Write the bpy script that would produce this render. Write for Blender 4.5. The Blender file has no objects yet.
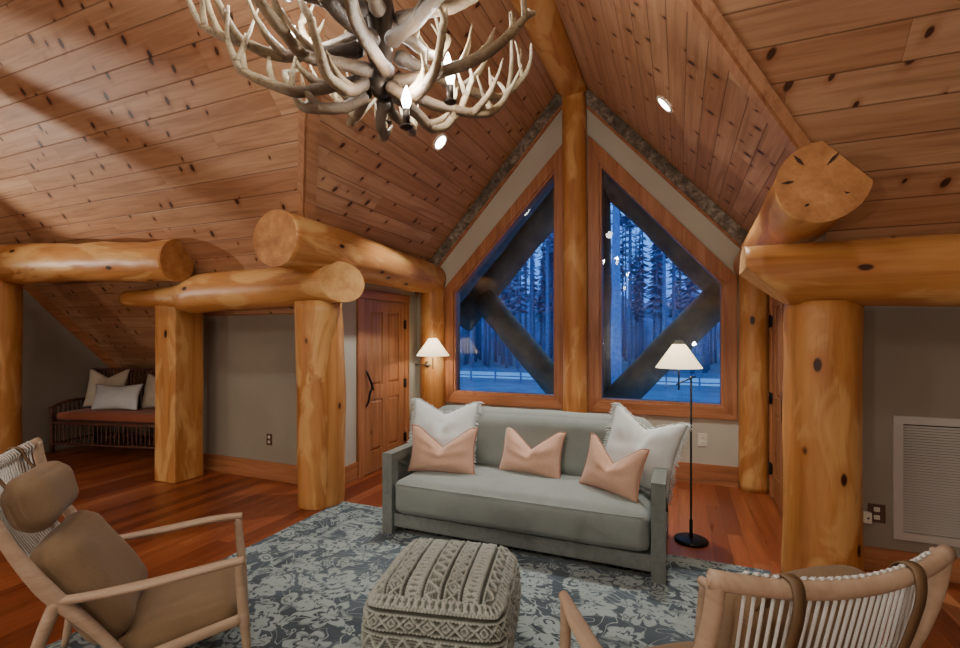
import bpy, bmesh, math, random
from mathutils import Vector, Matrix, noise
random.seed(7)
PI = math.pi
C = bpy.context.scene.collection
SC = bpy.context.scene

# ------------------------------------------------------------------ nodes
class G:
    def __init__(self, name):
        self.m = bpy.data.materials.new(name); self.m.use_nodes = True
        self.t = self.m.node_tree; self.t.nodes.clear()
        self.out = self.t.nodes.new('ShaderNodeOutputMaterial')
    def set(self, sock, v):
        if v is None: return
        if isinstance(v, bpy.types.NodeSocket): self.t.links.new(v, sock)
        else: sock.default_value = v
    def n(self, kind, o=0, **kw):
        nd = self.t.nodes.new(kind)
        for k, v in kw.items():
            if k.startswith('_'): setattr(nd, k[1:], v)
            else: self.set(nd.inputs[k.replace('__', ' ')], v)
        return nd.outputs[o]
    def math(self, op, a, b=None, c=None, clamp=False):
        nd = self.t.nodes.new('ShaderNodeMath'); nd.operation = op; nd.use_clamp = clamp
        self.set(nd.inputs[0], a)
        if b is not None: self.set(nd.inputs[1], b)
        if c is not None: self.set(nd.inputs[2], c)
        return nd.outputs[0]
    def mix(self, f, a, b, mode='MIX'):
        nd = self.t.nodes.new('ShaderNodeMix'); nd.data_type = 'RGBA'; nd.blend_type = mode
        self.set(nd.inputs[0], f); self.set(nd.inputs[6], a); self.set(nd.inputs[7], b)
        return nd.outputs[2]
    def ramp(self, f, stops):
        nd = self.t.nodes.new('ShaderNodeValToRGB'); e = nd.color_ramp.elements
        e[0].position, e[0].color = stops[0]; e[1].position, e[1].color = stops[-1]
        for p, c in stops[1:-1]:
            x = e.new(p); x.color = c
        self.set(nd.inputs[0], f); return nd.outputs[0]
    def step(self, f, lo, hi):
        nd = self.t.nodes.new('ShaderNodeMapRange'); nd.interpolation_type = 'SMOOTHSTEP'
        self.set(nd.inputs[0], f); self.set(nd.inputs[1], lo); self.set(nd.inputs[2], hi)
        return nd.outputs[0]
    def vec(self, x, y, z=0.0):
        nd = self.t.nodes.new('ShaderNodeCombineXYZ')
        for i, v in enumerate((x, y, z)): self.set(nd.inputs[i], v)
        return nd.outputs[0]
    def sep(self, v):
        nd = self.t.nodes.new('ShaderNodeSeparateXYZ'); self.set(nd.inputs[0], v); return nd.outputs
    def coord(self, which='Object'):
        return self.t.nodes.new('ShaderNodeTexCoord').outputs[which]
    def map(self, v, s, loc=(0, 0, 0)):
        nd = self.t.nodes.new('ShaderNodeMapping'); self.set(nd.inputs[0], v)
        nd.inputs['Scale'].default_value = s; nd.inputs['Location'].default_value = loc; return nd.outputs[0]
    def noise(self, v, scale=5, detail=4, rough=.55, dist=0.0, o=0):
        return self.n('ShaderNodeTexNoise', o, Vector=v, Scale=scale, Detail=detail, Roughness=rough, Distortion=dist)
    def bump(self, h, strength=.3, dist=.01):
        return self.n('ShaderNodeBump', Height=h, Strength=strength, Distance=dist)
    def bsdf(self, col, rough=.5, normal=None, metal=0.0, spec=None, sheen=None, **kw):
        nd = self.t.nodes.new('ShaderNodeBsdfPrincipled')
        self.set(nd.inputs['Base Color'], col); self.set(nd.inputs['Roughness'], rough); self.set(nd.inputs['Metallic'], metal)
        if normal is not None: self.set(nd.inputs['Normal'], normal)
        if spec is not None: self.set(nd.inputs['Specular IOR Level'], spec)
        if sheen is not None: self.set(nd.inputs['Sheen Weight'], sheen)
        for k, v in kw.items(): self.set(nd.inputs[k.replace('__', ' ')], v)
        self.t.links.new(nd.outputs[0], self.out.inputs[0]); return self.m

def s2l(c): return tuple((x / 12.92 if x <= .04045 else ((x + .055) / 1.055) ** 2.4) for x in c)
def rgb(r, g, b): return s2l((r / 255, g / 255, b / 255)) + (1,)

def mat_plain(name, col, rough=.5, metal=0.0, var=.12, scale=8, bump=.0, stretch=(1, 1, 1), spec=None):
    g = G(name); v = g.map(g.coord(), stretch)
    nz = g.noise(v, scale, 4)
    d = tuple(x * (1 - var) for x in col[:3]) + (1,); l = tuple(min(1, x * (1 + var)) for x in col[:3]) + (1,)
    c = g.ramp(nz, [(.3, d), (.7, l)])
    nm = g.bump(nz, bump, .01) if bump else None
    return g.bsdf(c, rough, nm, metal, spec)

def mat_log(name, axis, tone=1.0, sat=0):
    g = G(name); v = g.coord()
    st = [5.5, 5.5, 5.5]; st[axis] = .45
    base = g.noise(g.map(v, st), 1.6, 6, .6, .6)
    fine = g.noise(g.map(v, [x * 6 for x in st]), 2.0, 3, .6)
    bs = [2.6] * 3; bs[axis] = .9
    blotch = g.noise(g.map(v, bs), 1.5, 4, .55, .8)
    k = lambda c: tuple(min(1, x * tone) for x in c[:3]) + (1,)
    c = g.ramp(base, [(.25, k(rgb(150, 90, 42))), (.5, k(rgb(188, 129, 70))), (.78, k(rgb(206, 152, 90)))])
    c = g.mix(g.step(blotch, .5, .62), c, k(rgb(212, 163, 100)))
    c = g.mix(g.math('MULTIPLY', g.step(fine, .55, .8), .3), c, k(rgb(140, 80, 30)))
    ks = [3.0, 3.0, 3.0]; ks[axis] = 1.5
    vn = g.t.nodes.new('ShaderNodeTexVoronoi'); vn.inputs['Scale'].default_value = 1.7
    g.set(vn.inputs['Vector'], g.map(v, ks)); 
    gate = g.math('GREATER_THAN', g.sep(vn.outputs['Color'])[0], .4)
    dist = g.math('ADD', vn.outputs['Distance'], g.math('MULTIPLY', fine, .03))
    core = g.math('MULTIPLY', g.math('SUBTRACT', 1.0, g.step(dist, .10, .15)), gate)
    halo = g.math('MULTIPLY', g.math('SUBTRACT', 1.0, g.step(dist, .12, .36)), gate)
    c = g.mix(g.math('MULTIPLY', halo, .45), c, k(rgb(170, 98, 42)))
    c = g.mix(core, c, rgb(58, 30, 16))
    nm = g.bump(base, .15, .02)
    return g.bsdf(c, .42, nm, spec=.35)

def mat_endgrain(name, cols=None):
    g = G(name); v = g.coord()
    nz = g.noise(v, 9, 5, .6); n2 = g.noise(v, 60, 2)
    cols = cols or (rgb(142, 90, 44), rgb(168, 112, 60), rgb(190, 136, 80))
    c = g.ramp(nz, [(.3, cols[0]), (.5, cols[1]), (.72, cols[2])])
    c = g.mix(g.math('MULTIPLY', g.step(n2, .5, .8), .35), c, rgb(120, 70, 30))
    return g.bsdf(c, .7, g.bump(n2, .2, .005))

def plank_nodes(g, w, L, uv):
    u, v, _ = g.sep(uv)
    rv = g.math('DIVIDE', v, w); row = g.math('FLOOR', rv); fv = g.math('FRACT', rv)
    r1 = g.n('ShaderNodeTexWhiteNoise', 0, _noise_dimensions='1D', W=row)
    cu = g.math('ADD', g.math('DIVIDE', u, L), g.math('MULTIPLY', r1, 7.3))
    col = g.math('FLOOR', cu); fu = g.math('FRACT', cu)
    pid = g.vec(row, col, 3.0)
    rnd = g.n('ShaderNodeTexWhiteNoise', 0, _noise_dimensions='3D', Vector=pid)
    ev = g.math('MULTIPLY', g.math('MINIMUM', fv, g.math('SUBTRACT', 1.0, fv)), w)
    eu = g.math('MULTIPLY', g.math('MINIMUM', fu, g.math('SUBTRACT', 1.0, fu)), L)
    return u, v, row, rnd, ev, eu

def mat_ceil(name, w=.185, tone=1.0):
    g = G(name); uv = g.coord('UV')
    u, v, row, rnd, ev, eu = plank_nodes(g, w, 2.6, uv)
    off = g.math('MULTIPLY', rnd, 40.0)
    gv = g.vec(g.math('ADD', g.math('MULTIPLY', u, .8), off), g.math('MULTIPLY', v, 13.0), off)
    grain = g.noise(gv, 1.3, 5, .6, .8)
    fine = g.noise(g.vec(g.math('MULTIPLY', u, 5.0), g.math('MULTIPLY', v, 90.0), off), 1.0, 2)
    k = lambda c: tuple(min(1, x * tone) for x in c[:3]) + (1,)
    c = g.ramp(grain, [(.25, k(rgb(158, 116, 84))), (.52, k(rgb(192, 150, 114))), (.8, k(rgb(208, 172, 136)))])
    c = g.mix(g.math('MULTIPLY', rnd, .95), c, g.mix(.5, c, k(rgb(200, 160, 130)), 'MULTIPLY'))
    c = g.mix(g.math('MULTIPLY', g.step(fine, .5, .8), .18), c, k(rgb(130, 76, 44)))
    # knots: clusters, in rows across each board
    vn = g.t.nodes.new('ShaderNodeTexVoronoi'); vn.inputs['Scale'].default_value = 1.0
    vn.voronoi_dimensions = '2D'
    wob = g.noise(g.vec(u, v, 0.0), 11, 2, .5, 0)
    g.set(vn.inputs['Vector'], g.vec(g.math('ADD', g.math('MULTIPLY', u, 6.2), g.math('MULTIPLY', row, 3.37)), g.math('ADD', g.math('MULTIPLY', v, 4.6), g.math('MULTIPLY', u, 2.4)), g.math('MULTIPLY', row, 5.17)))
    gate = g.math('GREATER_THAN', g.sep(vn.outputs['Color'])[0], .6)
    size = g.math('MULTIPLY_ADD', g.sep(vn.outputs['Color'])[1], .10, .045)
    d = g.math('DIVIDE', g.math('ADD', vn.outputs['Distance'], g.math('MULTIPLY', g.math('SUBTRACT', wob, .5), .10)), size)
    core = g.math('MULTIPLY', g.math('SUBTRACT', 1.0, g.step(d, .7, 1.25)), gate)
    halo = g.math('MULTIPLY', g.math('SUBTRACT', 1.0, g.step(d, 1.0, 3.2)), gate)
    c = g.mix(g.math('MULTIPLY', halo, .4), c, k(rgb(140, 78, 44)))
    c = g.mix(g.math('MULTIPLY', core, .93), c, rgb(58, 30, 20))
    groove = g.math('SUBTRACT', 1.0, g.step(ev, .0012, .006))
    gr2 = g.math('SUBTRACT', 1.0, g.step(eu, .0006, .0025))
    gg = g.math('MAXIMUM', groove, g.math('MULTIPLY', gr2, .7))
    c = g.mix(g.math('MULTIPLY', gg, .62), c, rgb(74, 42, 26))
    h = g.math('SUBTRACT', g.math('MULTIPLY', grain, .06), gg)
    return g.bsdf(c, .5, g.bump(h, .35, .012), spec=.3)

def mat_floor(name):
    g = G(name); uv = g.coord('UV')
    u, v, row, rnd, ev, eu = plank_nodes(g, .115, 1.9, uv)
    off = g.math('MULTIPLY', rnd, 40.0)
    grain = g.noise(g.vec(g.math('ADD', g.math('MULTIPLY', u, .9), off), g.math('MULTIPLY', v, 16.0), off), 1.4, 6, .6, 1.2)
    c = g.ramp(rnd, [(.0, rgb(104, 48, 26)), (.35, rgb(136, 70, 40)), (.7, rgb(158, 88, 52)), (.9, rgb(122, 56, 32)), (1., rgb(182, 116, 74))])
    c = g.mix(g.step(grain, .35, .7), g.mix(.45, c, rgb(90, 34, 18)), c)
    sap = g.math('MULTIPLY', g.step(g.noise(g.vec(g.math('MULTIPLY', u, .5), g.math('MULTIPLY', v, 9.0), 4.0), 1.5, 3), .67, .74), .6)
    c = g.mix(sap, c, rgb(206, 130, 78))
    groove = g.math('MAXIMUM', g.math('SUBTRACT', 1.0, g.step(ev, .0005, .0022)), g.math('SUBTRACT', 1.0, g.step(eu, .0005, .002)))
    c = g.mix(g.math('MULTIPLY', groove, .7), c, rgb(48, 20, 12))
    ro = g.math('MULTIPLY_ADD', grain, .16, .22)
    return g.bsdf(c, ro, g.bump(g.math('SUBTRACT', g.math('MULTIPLY', grain, .15), groove), .12, .004), spec=.4)

def mat_trimwood(name, axis, cols=((132, 82, 52), (168, 110, 72), (190, 136, 96)), rough=.42, kn=1.0):
    g = G(name); v = g.coord(); st = [14, 14, 14]; st[axis] = .9
    base = g.noise(g.map(v, st), 1.3, 6, .6, .8)
    c = g.ramp(base, [(.25, rgb(*cols[0])), (.5, rgb(*cols[1])), (.8, rgb(*cols[2]))])
    vn = g.t.nodes.new('ShaderNodeTexVoronoi'); vn.inputs['Scale'].default_value = 3.2 * kn
    ks = [1.6, 1.6, 1.6]; ks[axis] = .8
    g.set(vn.inputs['Vector'], g.map(v, ks, (3.1, 1.7, 2.2)))
    gate = g.math('GREATER_THAN', g.sep(vn.outputs['Color'])[0], .5)
    core = g.math('MULTIPLY', g.math('SUBTRACT', 1.0, g.step(vn.outputs['Distance'], .05, .11)), gate)
    c = g.mix(g.math('MULTIPLY', core, .85), c, rgb(70, 34, 20))
    return g.bsdf(c, rough, g.bump(base, .1, .01), spec=.35)

def mat_wall(name, col):
    g = G(name); v = g.coord()
    a = g.noise(v, 1.6, 4, .6); b = g.noise(v, 120, 2)
    c = g.ramp(a, [(.3, tuple(x * .92 for x in col[:3]) + (1,)), (.7, tuple(x * 1.06 for x in col[:3]) + (1,))])
    return g.bsdf(c, .75, g.bump(b, .08, .004), spec=.25)

def mat_fabric(name, col, col2=None, scale=260, bump=.25, fold=.0, sheen=.15, mott=.5):
    g = G(name); v = g.coord()
    w = g.noise(v, scale, 2, .7); b = g.noise(v, 9, 4, .6)
    col2 = col2 or tuple(x * .78 for x in col[:3]) + (1,)
    c = g.mix(g.math('MULTIPLY', g.step(w, .35, .7), mott), col, col2)
    c = g.mix(g.math('MULTIPLY', g.step(b, .4, .75), .25), c, col2)
    h = g.math('ADD', g.math('MULTIPLY', w, .3), g.math('MULTIPLY', b, fold))
    return g.bsdf(c, .92, g.bump(h, bump, .01), spec=.15, sheen=sheen)

def mat_emit(name, col, strength, base=(.9, .9, .85, 1)):
    g = G(name); nd = g.t.nodes.new('ShaderNodeBsdfPrincipled')
    nd.inputs['Base Color'].default_value = base; nd.inputs['Roughness'].default_value = .6
    nd.inputs['Emission Color'].default_value = col; nd.inputs['Emission Strength'].default_value = strength
    g.t.links.new(nd.outputs[0], g.out.inputs[0]); return g.m

M = {}
for ax, nm in enumerate('xyz'):
    M['log' + nm] = mat_log('log_wood_' + nm, ax)
    M['trim' + nm] = mat_trimwood('cedar_trim_' + nm, ax)
M['trimpale'] = mat_trimwood('pine_trim_pale', 1, ((146, 98, 68), (178, 130, 94), (196, 150, 114)))
M['end'] = mat_endgrain('log_end_grain')
M['endpale'] = mat_endgrain('pale_cut_wood', (rgb(178, 126, 68), rgb(202, 152, 88), rgb(216, 170, 108)))
M['check'] = mat_plain('dark_check', rgb(52, 28, 14), .8)
M['ceil'] = mat_ceil('pine_ceiling'); M['ceil2'] = mat_ceil('pine_ceiling_dormer', .16, 1.0)
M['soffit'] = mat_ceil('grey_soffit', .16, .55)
M['floor'] = mat_floor('cherry_floor')
M['wall'] = mat_wall('greige_plaster', rgb(146, 136, 120))
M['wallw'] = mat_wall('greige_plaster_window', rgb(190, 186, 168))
M['door'] = mat_trimwood('alder_door', 2, ((120, 74, 46), (156, 104, 68), (178, 128, 90)), .4, .8)
M['black'] = mat_plain('black_iron', rgb(26, 25, 24), .45, .6)
M['bronze'] = mat_plain('bronze_metal', rgb(60, 50, 42), .4, .8)
M['brass'] = mat_plain('antique_metal', rgb(120, 110, 95), .35, .9)
M['sofa'] = mat_fabric('sofa_linen', rgb(138, 144, 138), rgb(110, 116, 112), 300, .2, 1.0)
M['sofawood'] = mat_trimwood('grey_washed_wood', 1, ((98, 102, 98), (112, 117, 112), (124, 128, 122)), .6, .01)
M['white'] = mat_fabric('white_linen', rgb(216, 222, 220), rgb(192, 200, 198), 240, .2, 1.2)
M['cream'] = mat_fabric('cream_linen', rgb(206, 196, 176), rgb(180, 170, 150), 200, .25, 1.0)
M['pink'] = mat_fabric('blush_velvet', rgb(204, 166, 142), rgb(180, 138, 114), 160, .2, 1.2, .4)
M['pinkpipe'] = mat_fabric('blush_piping', rgb(176, 128, 106), rgb(150, 106, 86))
M['taupe'] = mat_fabric('taupe_canvas', rgb(136, 112, 84), rgb(114, 92, 68), 220, .2, 1.4)
M['leather'] = mat_plain('leather_strap', rgb(112, 88, 60), .5)
M['ash'] = mat_trimwood('pale_ash', 1, ((160, 132, 106), (178, 152, 126), (194, 170, 146)), .5, .01)
M['cord'] = mat_fabric('white_cord', rgb(222, 222, 216), rgb(190, 190, 184), 300)
def mat_shade():
    g = G('lamp_shade_linen')
    df = g.n('ShaderNodeBsdfDiffuse', Color=(.82, .78, .66, 1)); tl = g.n('ShaderNodeBsdfTranslucent', Color=(.40, .36, .27, 1))
    a1 = g.t.nodes.new('ShaderNodeAddShader'); g.t.links.new(df, a1.inputs[0]); g.t.links.new(tl, a1.inputs[1])
    em = g.n('ShaderNodeEmission', Color=(1, .9, .7, 1), Strength=.8)
    a2 = g.t.nodes.new('ShaderNodeAddShader'); g.t.links.new(a1.outputs[0], a2.inputs[0]); g.t.links.new(em, a2.inputs[1])
    g.t.links.new(a2.outputs[0], g.out.inputs[0]); return g.m
M['shade'] = mat_shade()
M['bulb'] = mat_emit('bulb_glow', (1.0, .93, .82, 1), 40)
M['canlens'] = mat_emit('downlight_lens', (1.0, .95, .88, 1), 25)
M['plate_w'] = mat_plain('ivory_plastic', rgb(222, 216, 198), .4, 0, .03)
M['plate_b'] = mat_plain('brown_plate', rgb(84, 58, 42), .5, 0, .05)
M['grille'] = mat_plain('painted_grille', rgb(186, 180, 170), .5, 0, .04)
M['dark'] = mat_plain('dark_void', rgb(30, 26, 22), .9)
M['twig'] = mat_plain('twig_wood', rgb(92, 56, 42), .6, 0, .5, 14, .3)
M['rust'] = mat_fabric('rust_cushion', rgb(158, 92, 66), rgb(128, 70, 50), 200)
M['extlog'] = mat_plain('weathered_log', rgb(104, 86, 58), .7, 0, .5, 3, .3)

def mat_bark():
    g = G('bark_frieze'); v = g.coord()
    a = g.noise(v, 14, 6, .7, .5); b = g.noise(v, 3.0, 3)
    c = g.ramp(a, [(.3, rgb(70, 62, 52)), (.5, rgb(132, 120, 104)), (.7, rgb(186, 178, 164))])
    c = g.mix(g.math('MULTIPLY', g.step(b, .45, .6), .55), c, rgb(64, 58, 46))
    return g.bsdf(c, .9, g.bump(a, .9, .03))
M['bark'] = mat_bark()

def mat_antler():
    g = G('antler_bone'); v = g.coord()
    at = g.n('ShaderNodeAttribute', 0, _attribute_name='tone', _attribute_type='GEOMETRY')
    t = g.sep(at)[0]
    a = g.noise(v, 34, 6, .75, 1.5); b = g.noise(v, 7, 4)
    f = g.math('ADD', t, g.math('MULTIPLY', g.math('SUBTRACT', b, .5), .5))
    c = g.ramp(f, [(.0, rgb(40, 29, 20)), (.2, rgb(98, 78, 54)), (.45, rgb(154, 134, 100)), (.8, rgb(204, 190, 158)), (1., rgb(230, 222, 198))])
    c = g.mix(g.math('MULTIPLY', g.step(a, .48, .66), .65), c, rgb(76, 54, 36))
    return g.bsdf(c, .5, g.bump(a, .7, .012))
M['antler'] = mat_antler()

def mat_rug():
    g = G('rug_pattern'); x, y, _ = g.sep(g.coord())
    HX, HY = 1.72, 1.42
    v0 = g.vec(x, y, 0.0)
    wob = g.noise(v0, 3.2, 2, .5, 0, 1)
    wv = g.n('ShaderNodeVectorMath', 0, _operation='SCALE', Vector=wob, Scale=.22)
    vv = g.n('ShaderNodeVectorMath', 0, _operation='ADD', **{'0': v0, '1': wv}) if False else None
    nd = g.t.nodes.new('ShaderNodeVectorMath'); nd.operation = 'ADD'; g.set(nd.inputs[0], v0); g.set(nd.inputs[1], wv); vv = nd.outputs[0]
    # rosettes
    def rosette(scale, petals, r0, gatev, seed):
        vn = g.t.nodes.new('ShaderNodeTexVoronoi'); vn.voronoi_dimensions = '2D'; vn.inputs['Scale'].default_value = scale
        vn.inputs['Randomness'].default_value = .8
        nd2 = g.t.nodes.new('ShaderNodeVectorMath'); nd2.operation = 'ADD'; g.set(nd2.inputs[0], vv); nd2.inputs[1].default_value = (seed, seed * 1.7, 0)
        g.set(vn.inputs['Vector'], nd2.outputs[0])
        sub = g.t.nodes.new('ShaderNodeVectorMath'); sub.operation = 'SUBTRACT'; g.set(sub.inputs[0], nd2.outputs[0])
        g.set(sub.inputs[1], vn.outputs['Position'])
        dx, dy, _z = g.sep(sub.outputs[0])
        ang = g.math('ARCTAN2', dy, dx)
        rad = g.math('MULTIPLY', g.math('SQRT', g.math('ADD', g.math('MULTIPLY', dx, dx), g.math('MULTIPLY', dy, dy))), scale)
        rnd = g.sep(vn.outputs['Color'])[0]
        lim = g.math('MULTIPLY_ADD', g.math('ABSOLUTE', g.math('COSINE', g.math('MULTIPLY', g.math('ADD', ang, g.math('MULTIPLY', rnd, 6.0)), petals / 2))), .5 * r0, .5 * r0)
        inside = g.math('SUBTRACT', 1.0, g.step(g.math('DIVIDE', rad, lim), .85, 1.0))
        ring = g.math('MULTIPLY', g.step(g.math('DIVIDE', rad, lim), .28, .36), g.math('SUBTRACT', 1.0, g.step(g.math('DIVIDE', rad, lim), .5, .58)))
        gt = g.math('GREATER_THAN', rnd, gatev)
        return g.math('MULTIPLY', g.math('MULTIPLY', inside, g.math('SUBTRACT', 1.0, ring)), gt)
    m1 = rosette(3.4, 7, .46, .3, 0.0)
    m2 = rosette(9.0, 5, .42, .5, 4.3)
    m3 = rosette(6.0, 2, .44, .4, 9.1)
    # vines: iso-lines of a smooth noise
    n1 = g.noise(v0, 3.6, 2, .5, 1.0); vi = g.math('ABSOLUTE', g.math('SUBTRACT', g.math('FRACT', g.math('MULTIPLY', n1, 9.0)), .5))
    vine = g.math('SUBTRACT', 1.0, g.step(vi, .035, .06))
    n2 = g.noise(v0, 10.0, 2, .5, .6); fl = g.step(n2, .64, .67)
    pat = g.math('MAXIMUM', g.math('MAXIMUM', m1, m2), g.math('MAXIMUM', m3, g.math('MAXIMUM', vine, g.math('MULTIPLY', fl, .8))))
    # wear
    wear = g.noise(g.vec(g.math('MULTIPLY', x, 2.0), g.math('MULTIPLY', y, 9.0), 0.0), 1.4, 5, .65)
    pat = g.math('MULTIPLY', pat, g.step(wear, .30, .50))
    # border bands
    ex = g.math('SUBTRACT', HX, g.math('ABSOLUTE', x)); ey = g.math('SUBTRACT', HY, g.math('ABSOLUTE', y))
    e = g.math('MINIMUM', ex, ey)
    band = g.math('MULTIPLY', g.step(e, .34, .36), g.math('SUBTRACT', 1.0, g.step(e, .385, .40)))
    band2 = g.math('MULTIPLY', g.step(e, .045, .055), g.math('SUBTRACT', 1.0, g.step(e, .075, .085)))
    pat = g.math('MAXIMUM', pat, g.math('MULTIPLY', g.math('MAXIMUM', band, band2), g.step(wear, .3, .6)))
    big = g.noise(v0, 1.1, 3)
    streak = g.noise(g.vec(g.math('MULTIPLY', x, 1.0), g.math('MULTIPLY', y, 70.0), 0.0), 1.0, 3)
    base = g.mix(g.step(big, .38, .64), rgb(62, 70, 76), rgb(86, 98, 106))
    base = g.mix(g.math('SUBTRACT', 1.0, g.step(e, .33, .36)), base, rgb(74, 86, 92))
    base = g.mix(g.math('MULTIPLY', g.step(streak, .42, .68), .35), base, rgb(50, 56, 60))
    c = g.mix(g.math('MULTIPLY', pat, .8), base, rgb(156, 168, 164))
    fz = g.noise(v0, 260, 2)
    return g.bsdf(c, .95, g.bump(g.math('ADD', g.math('MULTIPLY', fz, .5), pat), .25, .006), spec=.1, sheen=.1)
M['rug'] = mat_rug()

def mat_pouf():
    g = G('macrame_wool'); at = g.n('ShaderNodeAttribute', 0, _attribute_name='tone', _attribute_type='GEOMETRY')
    t = g.sep(at)[0]; fz = g.noise(g.coord(), 220, 3)
    c = g.ramp(t, [(.0, rgb(48, 48, 44)), (.35, rgb(100, 102, 94)), (.7, rgb(154, 158, 148)), (1., rgb(180, 184, 174))])
    c = g.mix(g.math('MULTIPLY', g.step(fz, .5, .75), .25), c, rgb(120, 110, 98))
    return g.bsdf(c, .95, g.bump(fz, .3, .006), spec=.1)
M['pouf'] = mat_pouf()

def mat_glass():
    g = G('window_glass')
    fr = g.n('ShaderNodeFresnel', IOR=1.5)
    tr = g.n('ShaderNodeBsdfTransparent', Color=(.93, .97, .97, 1))
    gl = g.n('ShaderNodeBsdfGlossy', Color=(1, 1, 1, 1), Roughness=.01)
    mx = g.t.nodes.new('ShaderNodeMixShader'); g.set(mx.inputs[0], g.math('MULTIPLY', fr, 1.3))
    g.t.links.new(tr, mx.inputs[1]); g.t.links.new(gl, mx.inputs[2])
    g.t.links.new(mx.outputs[0], g.out.inputs[0]); return g.m
M['glass'] = mat_glass()
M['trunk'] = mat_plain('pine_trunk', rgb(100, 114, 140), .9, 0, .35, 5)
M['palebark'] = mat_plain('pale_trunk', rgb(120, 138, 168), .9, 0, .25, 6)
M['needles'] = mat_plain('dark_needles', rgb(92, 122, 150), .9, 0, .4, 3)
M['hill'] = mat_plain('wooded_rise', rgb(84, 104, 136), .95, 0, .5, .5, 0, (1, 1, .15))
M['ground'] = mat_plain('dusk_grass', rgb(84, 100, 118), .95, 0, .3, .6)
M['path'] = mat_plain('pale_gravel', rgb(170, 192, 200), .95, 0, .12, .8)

# ------------------------------------------------------------------ mesh helpers
def mk(name, bm, mats, parent=None, smooth=False, label=None, loc=None):
    me = bpy.data.meshes.new(name); bm.normal_update(); bm.to_mesh(me); bm.free()
    for m in (mats if isinstance(mats, (list, tuple)) else [mats]): me.materials.append(m)
    if smooth:
        for p in me.polygons: p.use_smooth = True
    o = bpy.data.objects.new(name, me); C.objects.link(o)
    if parent: o.parent = parent
    if loc: o.location = loc
    if label: o['label'] = label
    return o
def tag(o, label, cat, group=None, kind=None):
    o['label'] = label; o['category'] = cat
    if group: o['group'] = group
    if kind: o['kind'] = kind
    return o
def struct(o, label=None, cat=None):
    o['kind'] = 'structure'
    if label: o['label'] = label
    if cat: o['category'] = cat
    return o
def thing(name, label, cat, loc=(0, 0, 0), rz=0, group=None):
    o = bpy.data.objects.new(name, None); C.objects.link(o); o.empty_display_size = .1
    o.location = loc; o.rotation_euler = (0, 0, rz); tag(o, label, cat, group); return o
def dup(root, loc, rz, label=None, group=None):
    r = root.copy(); C.objects.link(r); r.location = loc; r.rotation_euler = (0, 0, rz)
    if label: r['label'] = label
    if group: r['group'] = group
    for ch in list(root.children):
        c = ch.copy(); C.objects.link(c); c.parent = r
        for gch in list(ch.children):
            d = gch.copy(); C.objects.link(d); d.parent = c
    return r
def B(): return bmesh.new()
def box(bm, x0, x1, y0, y1, z0, z1, mi=0, mat=None):
    vs = [bm.verts.new((x, y, z)) for x in (x0, x1) for y in (y0, y1) for z in (z0, z1)]
    if mat: 
        for v in vs: v.co = mat @ v.co
    for f in ((0, 1, 3, 2), (4, 6, 7, 5), (0, 4, 5, 1), (2, 3, 7, 6), (0, 2, 6, 4), (1, 5, 7, 3)):
        fc = bm.faces.new([vs[i] for i in f]); fc.material_index = mi
    return vs
def bevel(bm, w, seg=2, ang=30):
    es = [e for e in bm.edges if len(e.link_faces) == 2 and e.calc_face_angle(0) > math.radians(ang)]
    bmesh.ops.bevel(bm, geom=es, offset=w, segments=seg, affect='EDGES', profile=.6)
    return bm
def bbox(x0, x1, y0, y1, z0, z1, w=.006, seg=2):
    bm = B(); box(bm, x0, x1, y0, y1, z0, z1); bmesh.ops.recalc_face_normals(bm, faces=bm.faces); return bevel(bm, w, seg)
def frames(pts):
    pts = [Vector(p) for p in pts]; n = len(pts); T = []
    for i in range(n):
        a = pts[max(0, i - 1)]; b = pts[min(n - 1, i + 1)]; T.append((b - a).normalized())
    up = Vector((0, 0, 1)) if abs(T[0].z) < .9 else Vector((1, 0, 0))
    N = (up - T[0] * up.dot(T[0])).normalized(); out = []
    for i in range(n):
        N = (N - T[i] * N.dot(T[i])).normalized(); out.append((pts[i], T[i], N, T[i].cross(N)))
    return out
def tube(bm, pts, rad, seg=10, mi=0, capmi=None, sq=None, tone=None, layer=None):
    fr = frames(pts); rings = []
    for i, (p, t, n, b) in enumerate(fr):
        r = rad[i] if isinstance(rad, (list, tuple)) else rad
        rx, ry = (r if isinstance(r, tuple) else (r, r)); ring = []
        for k in range(seg):
            a = 2 * PI * (k + (.5 if sq else 0)) / seg; ca, sa = math.cos(a), math.sin(a)
            if sq: ca = math.copysign(abs(ca) ** sq, ca); sa = math.copysign(abs(sa) ** sq, sa)
            v = bm.verts.new(p + n * (ca * rx) + b * (sa * ry))
            if layer is not None: v[layer] = (tone[i],) * 3 + (1,)
            ring.append(v)
        rings.append(ring)
    for i in range(len(rings) - 1):
        for k in range(seg):
            f = bm.faces.new((rings[i][k], rings[i][(k + 1) % seg], rings[i + 1][(k + 1) % seg], rings[i + 1][k])); f.material_index = mi; f.smooth = True
    for ring in (rings[0][::-1], rings[-1]):
        try:
            f = bm.faces.new(ring); f.material_index = mi if capmi is None else capmi
        except ValueError: pass
    return rings
def spline(ctrl, n=16):
    P = [Vector(c) for c in ctrl]; out = []; m = len(P) - 1
    for i in range(n + 1):
        s = i / n * m; k = min(int(s), m - 1); t = s - k
        p0 = P[max(k - 1, 0)]; p1 = P[k]; p2 = P[k + 1]; p3 = P[min(k + 2, m)]
        out.append(.5 * ((2 * p1) + (p2 - p0) * t + (2 * p0 - 5 * p1 + 4 * p2 - p3) * t * t + (3 * p1 - p0 - 3 * p2 + p3) * t ** 3))
    return out
def lerps(vals, n):
    m = len(vals) - 1; out = []
    for i in range(n + 1):
        s = i / n * m; k = min(int(s), m - 1); out.append(vals[k] + (vals[k + 1] - vals[k]) * (s - k))
    return out
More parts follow.
